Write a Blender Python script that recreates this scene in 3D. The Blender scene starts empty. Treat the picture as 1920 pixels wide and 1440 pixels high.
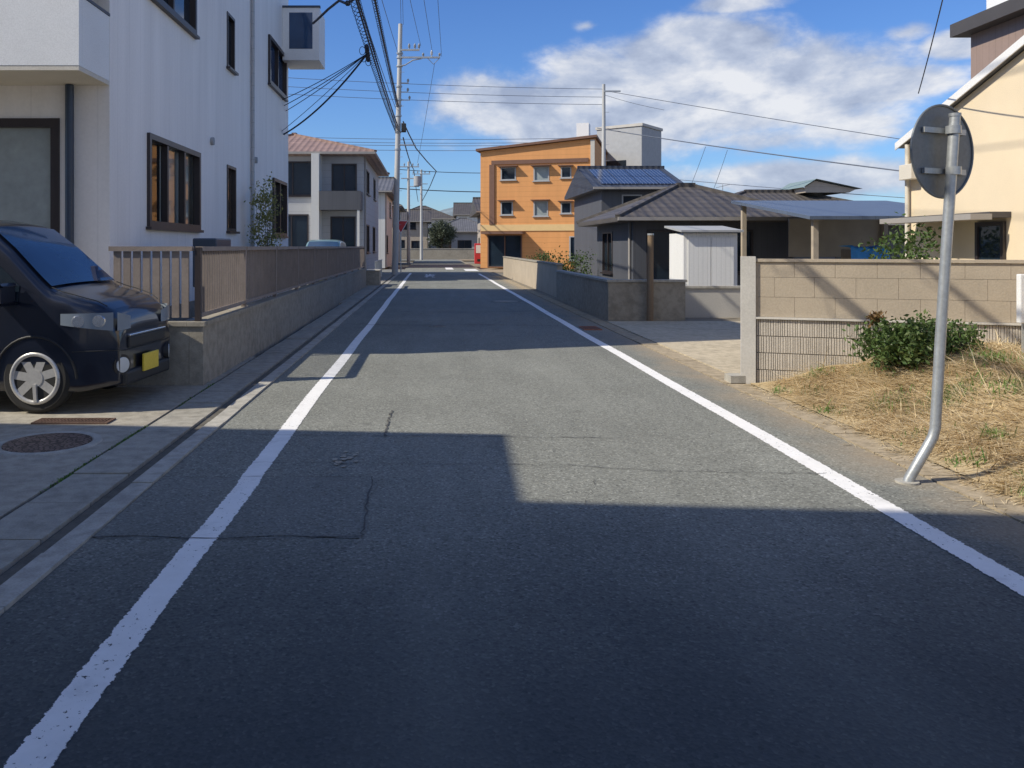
import bpy, math, random
from mathutils import Vector, Matrix
R = math.radians
S = bpy.context.scene
COL = S.collection
random.seed(7)

# ------------------------------------------------------------------ camera
F, VX, VY, CH = 1550.0, 809.0, 462.0, 1.5      # focal length and vanishing point of the street in photo pixels, eye height
cam = bpy.data.cameras.new('camera'); camo = bpy.data.objects.new('camera', cam); COL.objects.link(camo)
cam.sensor_width = 36; cam.lens = F / 1920 * 36
cam.shift_x = (960 - VX) / 1920; cam.shift_y = -(720 - VY) / 1920
cam.clip_start = .05; cam.clip_end = 3000
camo.location = (0, 0, CH); camo.rotation_euler = (R(90), 0, 0)
S.camera = camo
def PX(px, d): return (px - VX) * d / F         # world X of a photo column at distance d
def PZ(py, d): return CH - (py - VY) * d / F    # world Z of a photo row at distance d

# ------------------------------------------------------------------ materials
def nt(name):
    m = bpy.data.materials.new(name); m.use_nodes = True
    t = m.node_tree
    return m, t, t.nodes['Principled BSDF']
def N(t, typ, **kw):
    n = t.nodes.new(typ)
    for k, v in kw.items():
        if k.startswith('i_'):
            key = k[2:]
            n.inputs[int(key) if key.isdigit() else key.replace('_', ' ')].default_value = v
        else: setattr(n, k, v)
    return n
def L(t, a, b): t.links.new(a, b)
def ramp(t, fac, stops, interp='LINEAR'):
    r = N(t, 'ShaderNodeValToRGB'); r.color_ramp.interpolation = interp
    e = r.color_ramp.elements
    while len(e) < len(stops): e.new(.5)
    for x, (p, c) in zip(e, stops):
        x.position = p; x.color = (c[0], c[1], c[2], 1) if not isinstance(c, (int, float)) else (c, c, c, 1)
    L(t, fac, r.inputs[0]); return r.outputs[0]
def mix(t, fac, a, b, blend='MIX'):
    m = N(t, 'ShaderNodeMix', data_type='RGBA', blend_type=blend)
    for sock, v in ((m.inputs[0], fac), (m.inputs[6], a), (m.inputs[7], b)):
        if isinstance(v, (int, float)): sock.default_value = v
        elif isinstance(v, tuple): sock.default_value = (v[0], v[1], v[2], 1)
        else: L(t, v, sock)
    return m.outputs[2]
def math_(t, op, a, b=None, c=None, clamp=False):
    m = N(t, 'ShaderNodeMath', operation=op, use_clamp=clamp)
    for i, v in enumerate((a, b, c)):
        if v is None: continue
        if isinstance(v, (int, float)): m.inputs[i].default_value = v
        else: L(t, v, m.inputs[i])
    return m.outputs[0]
def noise(t, vec, scale, detail=4, rough=.55, dist=0):
    n = N(t, 'ShaderNodeTexNoise'); n.inputs['Scale'].default_value = scale; n.inputs['Detail'].default_value = detail
    n.inputs['Roughness'].default_value = rough; n.inputs['Distortion'].default_value = dist
    L(t, vec, n.inputs['Vector']); return n.outputs['Fac']
def pos(t): return N(t, 'ShaderNodeNewGeometry').outputs['Position']
def mapped(t, vec, scale=(1, 1, 1), loc=(0, 0, 0)):
    m = N(t, 'ShaderNodeMapping'); m.inputs['Scale'].default_value = scale; m.inputs['Location'].default_value = loc
    L(t, vec, m.inputs['Vector']); return m.outputs[0]
def bump(t, bs, h, strength=.4, dist=.02):
    b = N(t, 'ShaderNodeBump'); b.inputs['Strength'].default_value = strength; b.inputs['Distance'].default_value = dist
    L(t, h, b.inputs['Height']); L(t, b.outputs[0], bs.inputs['Normal'])

def plain(name, col, rough=.7, var=.18, scale=3, fine=60, bmp=.15, metal=0, streak=False, spec=.5):
    m, t, b = nt(name); p = pos(t)
    n1 = noise(t, mapped(t, p, (1, 1, .15) if streak else (1, 1, 1)), scale, 6)
    n2 = noise(t, p, fine, 3)
    lo = tuple(c * (1 - var) for c in col); hi = tuple(min(1, c * (1 + var)) for c in col)
    c = ramp(t, n1, [(.3, lo), (.7, hi)])
    c = mix(t, .35, c, ramp(t, n2, [(.3, tuple(x * .75 for x in col)), (.7, tuple(min(1, x * 1.2) for x in col))]))
    L(t, c, b.inputs['Base Color']); b.inputs['Roughness'].default_value = rough; b.inputs['Metallic'].default_value = metal
    b.inputs['Specular IOR Level'].default_value = spec
    if bmp: bump(t, b, n2, bmp, .01)
    return m

def asphalt(name, base=.2, tint=(1.0, .985, .93), speck=1.0):
    m, t, b = nt(name); p = pos(t)
    big = noise(t, p, .55, 6, .6); mid = noise(t, mapped(t, p, (2.2, .35, 1)), 1.6, 5)
    v = N(t, 'ShaderNodeTexVoronoi'); v.inputs['Scale'].default_value = 85; L(t, p, v.inputs['Vector'])
    v2 = N(t, 'ShaderNodeTexVoronoi'); v2.inputs['Scale'].default_value = 34; L(t, p, v2.inputs['Vector'])
    g = lambda k: tuple(base * k * x for x in tint)
    c = ramp(t, big, [(.3, g(.82)), (.7, g(1.14))])
    c = mix(t, .4, c, ramp(t, mid, [(.3, g(.78)), (.72, g(1.2))]))
    # aggregate stones: each cell its own tone, a few pale chips, dark pits between
    sep = N(t, 'ShaderNodeSeparateColor'); L(t, v.outputs['Color'], sep.inputs[0])
    c = mix(t, .75 * speck, c, ramp(t, sep.outputs[0], [(0, .30), (.45, .5), (.9, .66), (1, 1.0)]), 'OVERLAY')
    sep2 = N(t, 'ShaderNodeSeparateColor'); L(t, v2.outputs['Color'], sep2.inputs[0])
    chips = math_(t, 'MULTIPLY', math_(t, 'GREATER_THAN', sep2.outputs[1], .955), math_(t, 'LESS_THAN', v2.outputs['Distance'], .26))
    c = mix(t, math_(t, 'MULTIPLY', chips, .55), c, (.42, .40, .36))
    pits = math_(t, 'MULTIPLY', math_(t, 'GREATER_THAN', sep2.outputs[2], .90), math_(t, 'LESS_THAN', v2.outputs['Distance'], .30))
    c = mix(t, math_(t, 'MULTIPLY', pits, .6), c, g(.3))
    # foreground shade painted into the colour at the near end; faint wheel tracks
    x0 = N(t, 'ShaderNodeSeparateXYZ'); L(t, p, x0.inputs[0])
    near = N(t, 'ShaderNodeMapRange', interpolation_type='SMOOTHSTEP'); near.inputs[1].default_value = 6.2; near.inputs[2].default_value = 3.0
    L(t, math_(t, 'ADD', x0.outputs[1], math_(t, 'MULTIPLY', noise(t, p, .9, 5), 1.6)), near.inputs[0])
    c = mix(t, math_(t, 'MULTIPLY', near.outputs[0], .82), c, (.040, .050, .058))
    trk = math_(t, 'ABSOLUTE', math_(t, 'SUBTRACT', math_(t, 'ABSOLUTE', math_(t, 'SUBTRACT', x0.outputs[0], .72)), .72))
    trk = math_(t, 'SUBTRACT', 1.0, math_(t, 'MULTIPLY', trk, 2.6), clamp=True)
    c = mix(t, math_(t, 'MULTIPLY', math_(t, 'MULTIPLY', trk, noise(t, mapped(t, p, (1, .25, 1)), 2.0, 5)), .2), c, g(1.5))
    st = math_(t, 'GREATER_THAN', noise(t, p, 1.9, 3, .5, .8), .69)
    c = mix(t, math_(t, 'MULTIPLY', st, .28), c, g(.4))
    # sandy dirt at the verge on the right
    x = N(t, 'ShaderNodeSeparateXYZ'); L(t, p, x.inputs[0])
    e = math_(t, 'MULTIPLY_ADD', x.outputs[0], 1.35, -3.72)
    e = math_(t, 'ADD', e, math_(t, 'MULTIPLY', math_(t, 'SUBTRACT', noise(t, p, 1.3, 7, .62), .5), 1.5), clamp=True)
    c = mix(t, math_(t, 'MULTIPLY', e, .85), c, mix(t, noise(t, p, 14, 5), (.27, .20, .125), (.46, .36, .24)))
    L(t, c, b.inputs['Base Color']); b.inputs['Roughness'].default_value = .9; b.inputs['Specular IOR Level'].default_value = .25
    bump(t, b, v.outputs['Distance'], .35, .006)
    return m

def concrete(name, col=(.36, .34, .30), joints=0, grime=.5):
    m, t, b = nt(name); p = pos(t)
    n1 = noise(t, p, 1.1, 7, .62); n2 = noise(t, p, 9, 6, .6); n3 = noise(t, p, 90, 3)
    k = lambda s: tuple(c * s for c in col)
    c = ramp(t, n1, [(.28, k(.55)), (.5, k(.98)), (.72, k(1.22))])
    c = mix(t, grime, c, ramp(t, n2, [(.36, k(.42)), (.6, k(1.15))]))
    c = mix(t, .3, c, ramp(t, n3, [(.3, k(.6)), (.7, k(1.3))]))
    L(t, c, b.inputs['Base Color']); b.inputs['Roughness'].default_value = .92; b.inputs['Specular IOR Level'].default_value = .2
    bump(t, b, n3, .35, .006)
    return m

def paint(name):
    m, t, b = nt(name); p = pos(t)
    u = N(t, 'ShaderNodeAttribute', attribute_name='across').outputs['Fac']
    e = math_(t, 'SUBTRACT', 1.0, math_(t, 'ABSOLUTE', u))            # 0 at the edge, 1 in the middle of the stripe
    wob = math_(t, 'MULTIPLY', math_(t, 'SUBTRACT', noise(t, p, 24, 7, .8), .5), .7)
    edge = math_(t, 'GREATER_THAN', math_(t, 'ADD', e, wob), .17)
    chip = math_(t, 'LESS_THAN', noise(t, mapped(t, p, (1, .8, 1)), 42, 5, .7), .63)
    big = noise(t, p, 2.2, 5, .6)
    chip2 = math_(t, 'GREATER_THAN', math_(t, 'ADD', chip, math_(t, 'LESS_THAN', big, .50)), .5)
    fac = math_(t, 'MULTIPLY', edge, chip2)
    w = mix(t, noise(t, p, 7, 6, .65), (.70, .69, .66), (.92, .91, .89))
    w = mix(t, ramp(t, noise(t, p, 2.6, 7, .7), [(.56, 0.0), (.72, .4)]), w, (.30, .30, .29))
    L(t, w, b.inputs['Base Color']); b.inputs['Roughness'].default_value = .75
    tr = N(t, 'ShaderNodeBsdfTransparent'); mx = N(t, 'ShaderNodeMixShader')
    L(t, fac, mx.inputs[0]); L(t, tr.outputs[0], mx.inputs[1]); L(t, b.outputs[0], mx.inputs[2])
    L(t, mx.outputs[0], t.nodes['Material Output'].inputs[0])
    bump(t, b, noise(t, p, 80, 3), .25, .005)
    return m

def siding(name, col, axis='x', period=.45, depth=.35, rough=.6, var=.07, horizontal=False, grime=True, gmix=.5):
    """wall cladding: grooves at a period, soft rain streaks"""
    m, t, b = nt(name)
    p = N(t, 'ShaderNodeTexCoord').outputs['Object']
    s = N(t, 'ShaderNodeSeparateXYZ'); L(t, p, s.inputs[0])
    if horizontal: q = s.outputs[2]
    else: q = math_(t, 'ADD', s.outputs[0], s.outputs[1])
    fr = math_(t, 'FRACT', math_(t, 'MULTIPLY', q, 1 / period))
    gr = math_(t, 'LESS_THAN', fr, .05)
    k = lambda z: tuple(min(1, c * z) for c in col)
    c = ramp(t, noise(t, mapped(t, p, (1.2, 1.2, .12)), 2.2, 6, .6), [(.3, k(1 - var * 1.6)), (.7, k(1 + var))])
    c = mix(t, .25, c, ramp(t, noise(t, p, 25, 4), [(.3, k(.86)), (.7, k(1.1))]))
    c = mix(t, math_(t, 'MULTIPLY', gr, gmix), c, k(.45))
    L(t, c, b.inputs['Base Color']); b.inputs['Roughness'].default_value = rough
    bump(t, b, math_(t, 'SUBTRACT', 1.0, gr), depth, .01)
    return m

def tiles(name, col, period=.28, rough=.55, var=.25):
    m, t, b = nt(name); p = N(t, 'ShaderNodeTexCoord').outputs['Object']
    s = N(t, 'ShaderNodeSeparateXYZ'); L(t, p, s.inputs[0])
    a = math_(t, 'SINE', math_(t, 'MULTIPLY', math_(t, 'ADD', s.outputs[0], math_(t, 'MULTIPLY', s.outputs[1], .0)), 2 * math.pi / period))
    r = math_(t, 'FRACT', math_(t, 'MULTIPLY', s.outputs[2], 1 / .14))
    h = math_(t, 'ADD', math_(t, 'MULTIPLY', a, .5), r)
    k = lambda z: tuple(min(1, c * z) for c in col)
    c = ramp(t, noise(t, p, 1.5, 6), [(.3, k(1 - var)), (.7, k(1 + var))])
    c = mix(t, math_(t, 'MULTIPLY', math_(t, 'LESS_THAN', r, .18), .55), c, k(.35))
    c = mix(t, .3, c, ramp(t, a, [(0, k(.6)), (1, k(1.3))]))
    L(t, c, b.inputs['Base Color']); b.inputs['Roughness'].default_value = rough
    bump(t, b, h, .7, .03)
    return m

def glass(name, tint=(.05, .06, .07), see=.6):
    m, t, b = nt(name)
    b.inputs['Base Color'].default_value = (*tint, 1); b.inputs['Roughness'].default_value = .04
    tr = N(t, 'ShaderNodeBsdfTransparent'); tr.inputs[0].default_value = (.75, .8, .82, 1)
    gl = N(t, 'ShaderNodeBsdfGlossy'); gl.inputs['Roughness'].default_value = .03; gl.inputs['Color'].default_value = (.9, .95, 1, 1)
    fr = N(t, 'ShaderNodeFresnel'); fr.inputs[0].default_value = 1.7
    mx = N(t, 'ShaderNodeMixShader'); L(t, fr.outputs[0], mx.inputs[0]); L(t, tr.outputs[0], mx.inputs[1]); L(t, gl.outputs[0], mx.inputs[2])
    L(t, mx.outputs[0], t.nodes['Material Output'].inputs[0])
    return m
def darkglass(name, col=(.012, .02, .03), rough=.05):
    m, t, b = nt(name); b.inputs['Roughness'].default_value = rough; b.inputs['IOR'].default_value = 1.6
    L(t, mix(t, noise(t, pos(t), 1.2, 3), tuple(c * .5 for c in col), tuple(c * 2 for c in col)), b.inputs['Base Color'])
    return m

def leafy(name, cols, rough=.55, trans=.25):
    """leaves or blades: every loose piece its own tone"""
    m, t, b = nt(name)
    ri = N(t, 'ShaderNodeNewGeometry').outputs['Random Per Island']
    n = len(cols)
    c = ramp(t, ri, [(i / (n - 1), c) for i, c in enumerate(cols)])
    c = mix(t, .4, c, mix(t, noise(t, pos(t), 3.5, 4), (.25, .25, .25), (.8, .8, .8)), 'OVERLAY')
    L(t, c, b.inputs['Base Color']); b.inputs['Roughness'].default_value = rough; b.inputs['Specular IOR Level'].default_value = .3
    if trans:
        tl = N(t, 'ShaderNodeBsdfTranslucent'); L(t, c, tl.inputs[0])
        mx = N(t, 'ShaderNodeMixShader'); mx.inputs[0].default_value = trans
        L(t, b.outputs[0], mx.inputs[1]); L(t, tl.outputs[0], mx.inputs[2]); L(t, mx.outputs[0], t.nodes['Material Output'].inputs[0])
    return m

M = {}
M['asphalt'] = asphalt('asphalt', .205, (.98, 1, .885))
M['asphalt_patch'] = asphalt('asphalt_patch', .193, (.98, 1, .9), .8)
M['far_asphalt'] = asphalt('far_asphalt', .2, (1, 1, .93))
M['tar'] = plain('crack_tar', (.075, .075, .073), .95, .5, 4)
M['paint'] = paint('road_paint')
M['gutter'] = concrete('gutter_concrete', (.36, .34, .29))
M['gutter_pale'] = concrete('gutter_pale', (.43, .41, .36))
M['gutter_dirty'] = concrete('gutter_dirty', (.40, .33, .23), grime=.7)
M['groove'] = concrete('groove_dirt', (.14, .13, .11))
M['drive'] = concrete('drive_concrete', (.38, .35, .29))
M['drive_right'] = concrete('drive_right_concrete', (.52, .45, .33))
M['earth'] = plain('earth', (.22, .19, .14), .95, .3, .5, 9)
M['mound'] = plain('mound_soil', (.42, .33, .19), .95, .35, 2.5, 40, .5)
M['white_wall'] = siding('white_wall', (.86, .83, .80), period=.455, depth=.06, var=.07, gmix=.13)
M['balcony_white'] = plain('balcony_white', (.76, .77, .77), .6, .05, 2, 70)
M['soffit'] = plain('soffit', (.62, .58, .5), .8, .06)
M['bronze'] = plain('bronze_frame', (.035, .028, .03), .4, .15)
M['navy_metal'] = plain('navy_metal', (.03, .05, .085), .4, .15)
M['glass'] = glass('window_glass')
M['dark_glass'] = darkglass('dark_glass')
M['blue_glass'] = darkglass('blue_glass', (.02, .05, .11))
M['frost'] = plain('frosted_pane', (.30, .34, .34), .2, .25, .9, 8, 0)
M['hill'] = plain('hill_woods', (.16, .20, .22), .95, .35, .06, .35, 0)
M['room'] = plain('room_dark', (.03, .032, .036), .9, .2)
M['curtain'] = siding('curtain', (.72, .70, .66), period=.09, depth=.6, var=.1)
M['warm_curtain'] = siding('warm_curtain', (.75, .48, .34), period=.09, depth=.6, var=.1)
M['wall_conc'] = concrete('low_wall_concrete', (.34, .31, .255))
M['slat'] = plain('brown_slat', (.265, .22, .19), .6, .2, 4, 50)
M['steel'] = plain('galvanised', (.42, .44, .45), .42, .16, 5, 40, .08, .55)
M['sign_back'] = plain('sign_back', (.17, .19, .205), .5, .14, 5, 40, .05, .3)
M['pole_conc'] = plain('pole_concrete', (.46, .455, .44), .75, .1, 3, 40, .15, 0, True)
M['wire'] = plain('wire_black', (.022, .026, .04), .6, .1)
M['wire_grey'] = plain('wire_grey', (.10, .12, .16), .6, .1)
M['porcelain'] = plain('porcelain', (.7, .7, .7), .25, .05)
M['rust'] = plain('rust_iron', (.14, .085, .06), .8, .4, 9, 60, .4)
M['rust_red'] = plain('rust_red', (.30, .13, .08), .8, .35, 9, 60, .3)
M['rib'] = plain('ribbed_block', (.50, .455, .39), .9, .2, 3, 60, .4)
M['rib_dark'] = plain('block_joint', (.26, .235, .20), .95, .2)
M['cap'] = plain('wall_cap', (.58, .55, .49), .85, .1)
M['beige_block'] = plain('beige_block', (.42, .355, .27), .9, .14, 2, 60, .3)
M['pillar_grey'] = plain('pillar_grey', (.5, .48, .44), .9, .1, 2, 50)
M['cream'] = plain('cream_stucco', (.74, .62, .44), .9, .07, 1.2, 90, .35)
M['brown_clad'] = siding('brown_clad', (.30, .22, .185), period=.16, depth=.5, var=.1)
M['dark_roof'] = tiles('dark_tile', (.095, .085, .078))
M['navy_roof'] = tiles('navy_tile', (.055, .065, .09))
M['brown_roof'] = tiles('brown_tile', (.30, .20, .165))
M['grey_roof'] = tiles('grey_tile', (.14, .14, .15))
M['blue_metal'] = siding('blue_metal', (.11, .14, .195), period=.3, depth=.6, var=.08, rough=.4)
M['green_metal'] = siding('green_metal', (.22, .29, .28), period=.35, depth=.6, var=.08, rough=.5)
M['fascia'] = plain('fascia', (.32, .30, .28), .6, .08)
M['dark_fascia'] = plain('dark_fascia', (.07, .065, .065), .6, .12)
M['orange'] = siding('orange_brick', (.68, .32, .115), period=.32, depth=.3, var=.08, horizontal=True, rough=.8)
M['orange_band'] = plain('orange_band', (.70, .50, .24), .8, .06)
M['brown_trim'] = plain('brown_trim', (.17, .09, .06), .7, .12)
M['wood_post'] = plain('wood_post', (.21, .15, .095), .85, .25, 5, 40, .3, 0, True)
M['grey_block'] = plain('grey_panel', (.36, .37, .38), .8, .1)
M['house_grey'] = siding('house_grey', (.42, .43, .45), period=.3, depth=.3, var=.06, horizontal=True)
M['house_tan'] = siding('house_tan', (.46, .40, .33), period=.3, depth=.3, var=.06, horizontal=True)
M['house_white'] = siding('house_white', (.62, .62, .60), period=.45, depth=.3, var=.06)
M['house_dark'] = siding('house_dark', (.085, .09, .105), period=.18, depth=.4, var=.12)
M['white_sheet'] = siding('white_sheet', (.80, .80, .78), period=.11, depth=.7, var=.04)
M['tarp'] = plain('blue_tarp', (.05, .33, .9), .5, .12, 4, 30, .4)
M['red'] = plain('red_paint', (.55, .04, .05), .45, .08)
M['white_paint'] = plain('white_paint', (.78, .78, .77), .5, .05)
M['car_navy'] = None
def carpaint(name, col):
    m, t, b = nt(name)
    L(t, mix(t, noise(t, pos(t), 6, 4), tuple(c * .85 for c in col), tuple(c * 1.15 for c in col)), b.inputs['Base Color'])
    b.inputs['Roughness'].default_value = .28; b.inputs['Coat Weight'].default_value = .8; b.inputs['Coat Roughness'].default_value = .06
    b.inputs['Metallic'].default_value = .25
    return m
M['car_navy'] = carpaint('car_navy', (.010, .014, .028)); M['car_teal'] = carpaint('car_teal', (.20, .32, .33))
M['rubber'] = plain('rubber', (.02, .02, .02), .85, .2)
M['alloy'] = plain('alloy', (.55, .54, .52), .35, .08, 8, 40, 0, .4)
M['lamp'] = darkglass('lamp_glass', (.45, .48, .5), .08)
M['chrome'] = plain('chrome', (.75, .77, .8), .15, .05, 8, 40, 0, .9)
M['lamp_shell'] = darkglass('lamp_shell', (.20, .23, .26), .08)
M['plate_yellow'] = plain('plate_yellow', (.75, .56, .06), .5, .05)
M['plastic'] = plain('black_plastic', (.02, .021, .023), .6, .2)
M['bush'] = leafy('bush_leaves', [(.035, .065, .018), (.07, .12, .032), (.12, .18, .055), (.05, .09, .028), (.15, .19, .07)], .4)
M['hedge'] = leafy('hedge_leaves', [(.035, .07, .02), (.07, .12, .03), (.10, .15, .05)])
M['far_leaf'] = leafy('far_leaves', [(.05, .065, .045), (.075, .095, .06), (.10, .115, .08)])
M['pale_leaf'] = leafy('pale_leaves', [(.20, .22, .07), (.32, .30, .11), (.16, .2, .07)])
M['brown_leaf'] = leafy('brown_leaves', [(.16, .09, .04), (.25, .15, .06), (.12, .09, .03)])
M['straw'] = leafy('straw', [(.34, .24, .12), (.58, .44, .24), (.78, .63, .39), (.88, .76, .53), (.66, .52, .29), (.83, .70, .46), (.46, .34, .18)], .7, .2)
M['weed'] = leafy('weed', [(.06, .14, .025), (.11, .22, .04), (.17, .27, .07)], .6)
M['bark'] = plain('bark', (.11, .085, .06), .9, .3)

def solar_mat():
    m, t, b = nt('solar_cells'); p = N(t, 'ShaderNodeTexCoord').outputs['Object']
    br = N(t, 'ShaderNodeTexBrick'); br.offset = 0
    br.inputs['Scale'].default_value = 1; br.inputs['Brick Width'].default_value = .16; br.inputs['Row Height'].default_value = .16
    br.inputs['Mortar Size'].default_value = .006
    br.inputs['Color1'].default_value = (.012, .022, .06, 1); br.inputs['Color2'].default_value = (.015, .03, .08, 1); br.inputs['Mortar'].default_value = (.35, .4, .5, 1)
    L(t, p, br.inputs['Vector']); L(t, br.outputs[0], b.inputs['Base Color']); b.inputs['Roughness'].default_value = .15
    return m
M['solar'] = solar_mat()
def cover_mat():
    m, t, b = nt('cast_iron_pattern'); p = N(t, 'ShaderNodeTexCoord').outputs['Object']
    w = N(t, 'ShaderNodeTexVoronoi', feature='DISTANCE_TO_EDGE'); w.inputs['Scale'].default_value = 24; L(t, p, w.inputs['Vector'])
    f = math_(t, 'GREATER_THAN', w.outputs['Distance'], .12)
    c = mix(t, f, (.035, .025, .022), (.27, .19, .155))
    c = mix(t, .35, c, ramp(t, noise(t, p, 6, 6), [(.3, (.06, .045, .04)), (.7, (.19, .13, .10))]))
    L(t, c, b.inputs['Base Color']); b.inputs['Roughness'].default_value = .65; b.inputs['Metallic'].default_value = .3
    bump(t, b, f, .8, .01); return m
M['cover'] = cover_mat()

# ------------------------------------------------------------------ mesh helpers
class MB:
    def __init__(s): s.v = []; s.f = []; s.sm = []
    def add(s, vs, fs, smooth=False):
        o = len(s.v); s.v += [tuple(p) for p in vs]; s.f += [tuple(i + o for i in f) for f in fs]; s.sm += [smooth] * len(fs); return s
    def quad(s, a, b, c, d): return s.add([a, b, c, d], [(0, 1, 2, 3)])
    def box(s, x0, x1, y0, y1, z0, z1):
        if x0 > x1: x0, x1 = x1, x0
        if y0 > y1: y0, y1 = y1, y0
        if z0 > z1: z0, z1 = z1, z0
        v = [(x, y, z) for z in (z0, z1) for y in (y0, y1) for x in (x0, x1)]
        return s.add(v, [(0, 2, 3, 1), (4, 5, 7, 6), (0, 1, 5, 4), (2, 6, 7, 3), (0, 4, 6, 2), (1, 3, 7, 5)])
    def bbox(s, x0, x1, y0, y1, z0, z1, b=.02):
        """box with chamfered edges"""
        import bmesh
        bm = bmesh.new(); bmesh.ops.create_cube(bm, size=1)
        for v in bm.verts: v.co = ((x0 + x1) / 2 + v.co.x * (x1 - x0), (y0 + y1) / 2 + v.co.y * (y1 - y0), (z0 + z1) / 2 + v.co.z * (z1 - z0))
        bmesh.ops.bevel(bm, geom=bm.edges[:], offset=b, segments=2, profile=.5, affect='EDGES')
        bm.verts.index_update()
        s.add([v.co[:] for v in bm.verts], [[v.index for v in f.verts] for f in bm.faces]); bm.free(); return s
    def bar(s, p, q, w, h):
        """rectangular bar from p to q"""
        p, q = Vector(p), Vector(q); d = (q - p).normalized()
        up = Vector((0, 0, 1)) if abs(d.z) < .95 else Vector((0, 1, 0))
        a = d.cross(up).normalized() * w / 2; b = a.cross(d).normalized() * h / 2
        v = [c + i * a + j * b for c in (p, q) for i, j in ((-1, -1), (1, -1), (1, 1), (-1, 1))]
        return s.add(v, [(0, 1, 2, 3)[::-1], (4, 5, 6, 7), (0, 1, 5, 4), (1, 2, 6, 5), (2, 3, 7, 6), (3, 0, 4, 7)])
    def tube(s, pts, r, n=8, caps=True):
        pts = [Vector(p) for p in pts]; rings = []
        rr = r if isinstance(r, (list, tuple)) else [r] * len(pts)
        ref = None
        for i, p in enumerate(pts):
            d = (pts[min(i + 1, len(pts) - 1)] - pts[max(i - 1, 0)]).normalized()
            if ref is None: ref = Vector((0, 0, 1)) if abs(d.z) < .9 else Vector((1, 0, 0))
            a = (ref - d * ref.dot(d)).normalized(); ref = a; b = d.cross(a)
            rings.append([p + (a * math.cos(t) + b * math.sin(t)) * rr[i] for t in [2 * math.pi * k / n for k in range(n)]])
        v = [q for g in rings for q in g]; f = []
        for i in range(len(pts) - 1):
            for k in range(n): f.append((i * n + k, i * n + (k + 1) % n, (i + 1) * n + (k + 1) % n, (i + 1) * n + k))
        s.add(v, f, True)
        if caps: s.add(rings[0], [tuple(range(n))[::-1]]); s.add(rings[-1], [tuple(range(n))])
        return s
    def disc(s, c, ax, r, th, n=40):
        """thin disc, centre c, axis ax"""
        c = Vector(c); ax = Vector(ax).normalized()
        return s.tube([c - ax * th / 2, c + ax * th / 2], r, n)
    def grid(s, P, nu, nv, smooth=True, flip=False):
        v = [P(i / nu, j / nv) for j in range(nv + 1) for i in range(nu + 1)]
        f = []
        for j in range(nv):
            for i in range(nu):
                a = j * (nu + 1) + i; q = (a, a + 1, a + nu + 2, a + nu + 1); f.append(q[::-1] if flip else q)
        return s.add(v, f, smooth)
    def build(s, name, mat, parent=None, world=True):
        me = bpy.data.meshes.new(name)
        vs = s.v
        if parent is not None and world:
            o = parent; off = Vector()
            while o is not None: off += o.location; o = o.parent
            vs = [(x - off.x, y - off.y, z - off.z) for x, y, z in vs]
        me.from_pydata(vs, [], s.f); me.update()
        me.polygons.foreach_set('use_smooth', s.sm)
        ob = bpy.data.objects.new(name, me); COL.objects.link(ob)
        if mat: me.materials.append(M[mat] if isinstance(mat, str) else mat)
        if parent is not None: ob.parent = parent
        return ob
def tag(o, label=None, cat=None, group=None, kind=None):
    if label: o['label'] = label
    if cat: o['category'] = cat
    if group: o['group'] = group
    if kind: o['kind'] = kind
    return o
def thing(name, label, cat, loc=(0, 0, 0), rz=0, group=None):
    o = bpy.data.objects.new(name, None); COL.objects.link(o); o.empty_display_size = .2
    o.location = loc; o.rotation_euler = (0, 0, rz)
    return tag(o, label, cat, group)
def struct(name, mb, mat): return tag(mb.build(name, mat), kind='structure')
def copy_tree(o, parent=None):
    c = o.copy(); COL.objects.link(c)
    if parent: c.parent = parent
    for ch in list(o.children): copy_tree(ch, c)
    return c

class Plane:
    """a wall plane: origin o, horizontal direction u, outward normal n (2-D)"""
    def __init__(s, o, u, n): s.o = Vector((o[0], o[1], 0)); s.u = Vector((u[0], u[1], 0)).normalized(); s.n = Vector((n[0], n[1], 0)).normalized()
    def p(s, u, z, out=0): return s.o + s.u * u + s.n * out + Vector((0, 0, z))
    def slab(s, mb, u0, u1, z0, z1, o0, o1):
        v = [s.p(u, z, o) for z in (z0, z1) for o in (o0, o1) for u in (u0, u1)]
        mb.add(v, [(0, 2, 3, 1), (4, 5, 7, 6), (0, 1, 5, 4), (2, 6, 7, 3), (0, 4, 6, 2), (1, 3, 7, 5)])
def wall(mb, pl, u0, u1, z0, z1, holes=(), t=.16):
    us = sorted({u0, u1, *[h[0] for h in holes], *[h[1] for h in holes]}); zs = sorted({z0, z1, *[h[2] for h in holes], *[h[3] for h in holes]})
    for a, b in zip(us, us[1:]):
        for c, d in zip(zs, zs[1:]):
            mu, mz = (a + b) / 2, (c + d) / 2
            if any(h[0] < mu < h[1] and h[2] < mz < h[3] for h in holes): continue
            mb.quad(pl.p(a, c), pl.p(b, c), pl.p(b, d), pl.p(a, d))
    for a, b, c, d in [h[:4] for h in holes]:
        for (q, w) in (((a, c), (b, c)), ((b, c), (b, d)), ((b, d), (a, d)), ((a, d), (a, c))):
            mb.quad(pl.p(*q), pl.p(*w), pl.p(w[0], w[1], -t), pl.p(q[0], q[1], -t))
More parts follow.
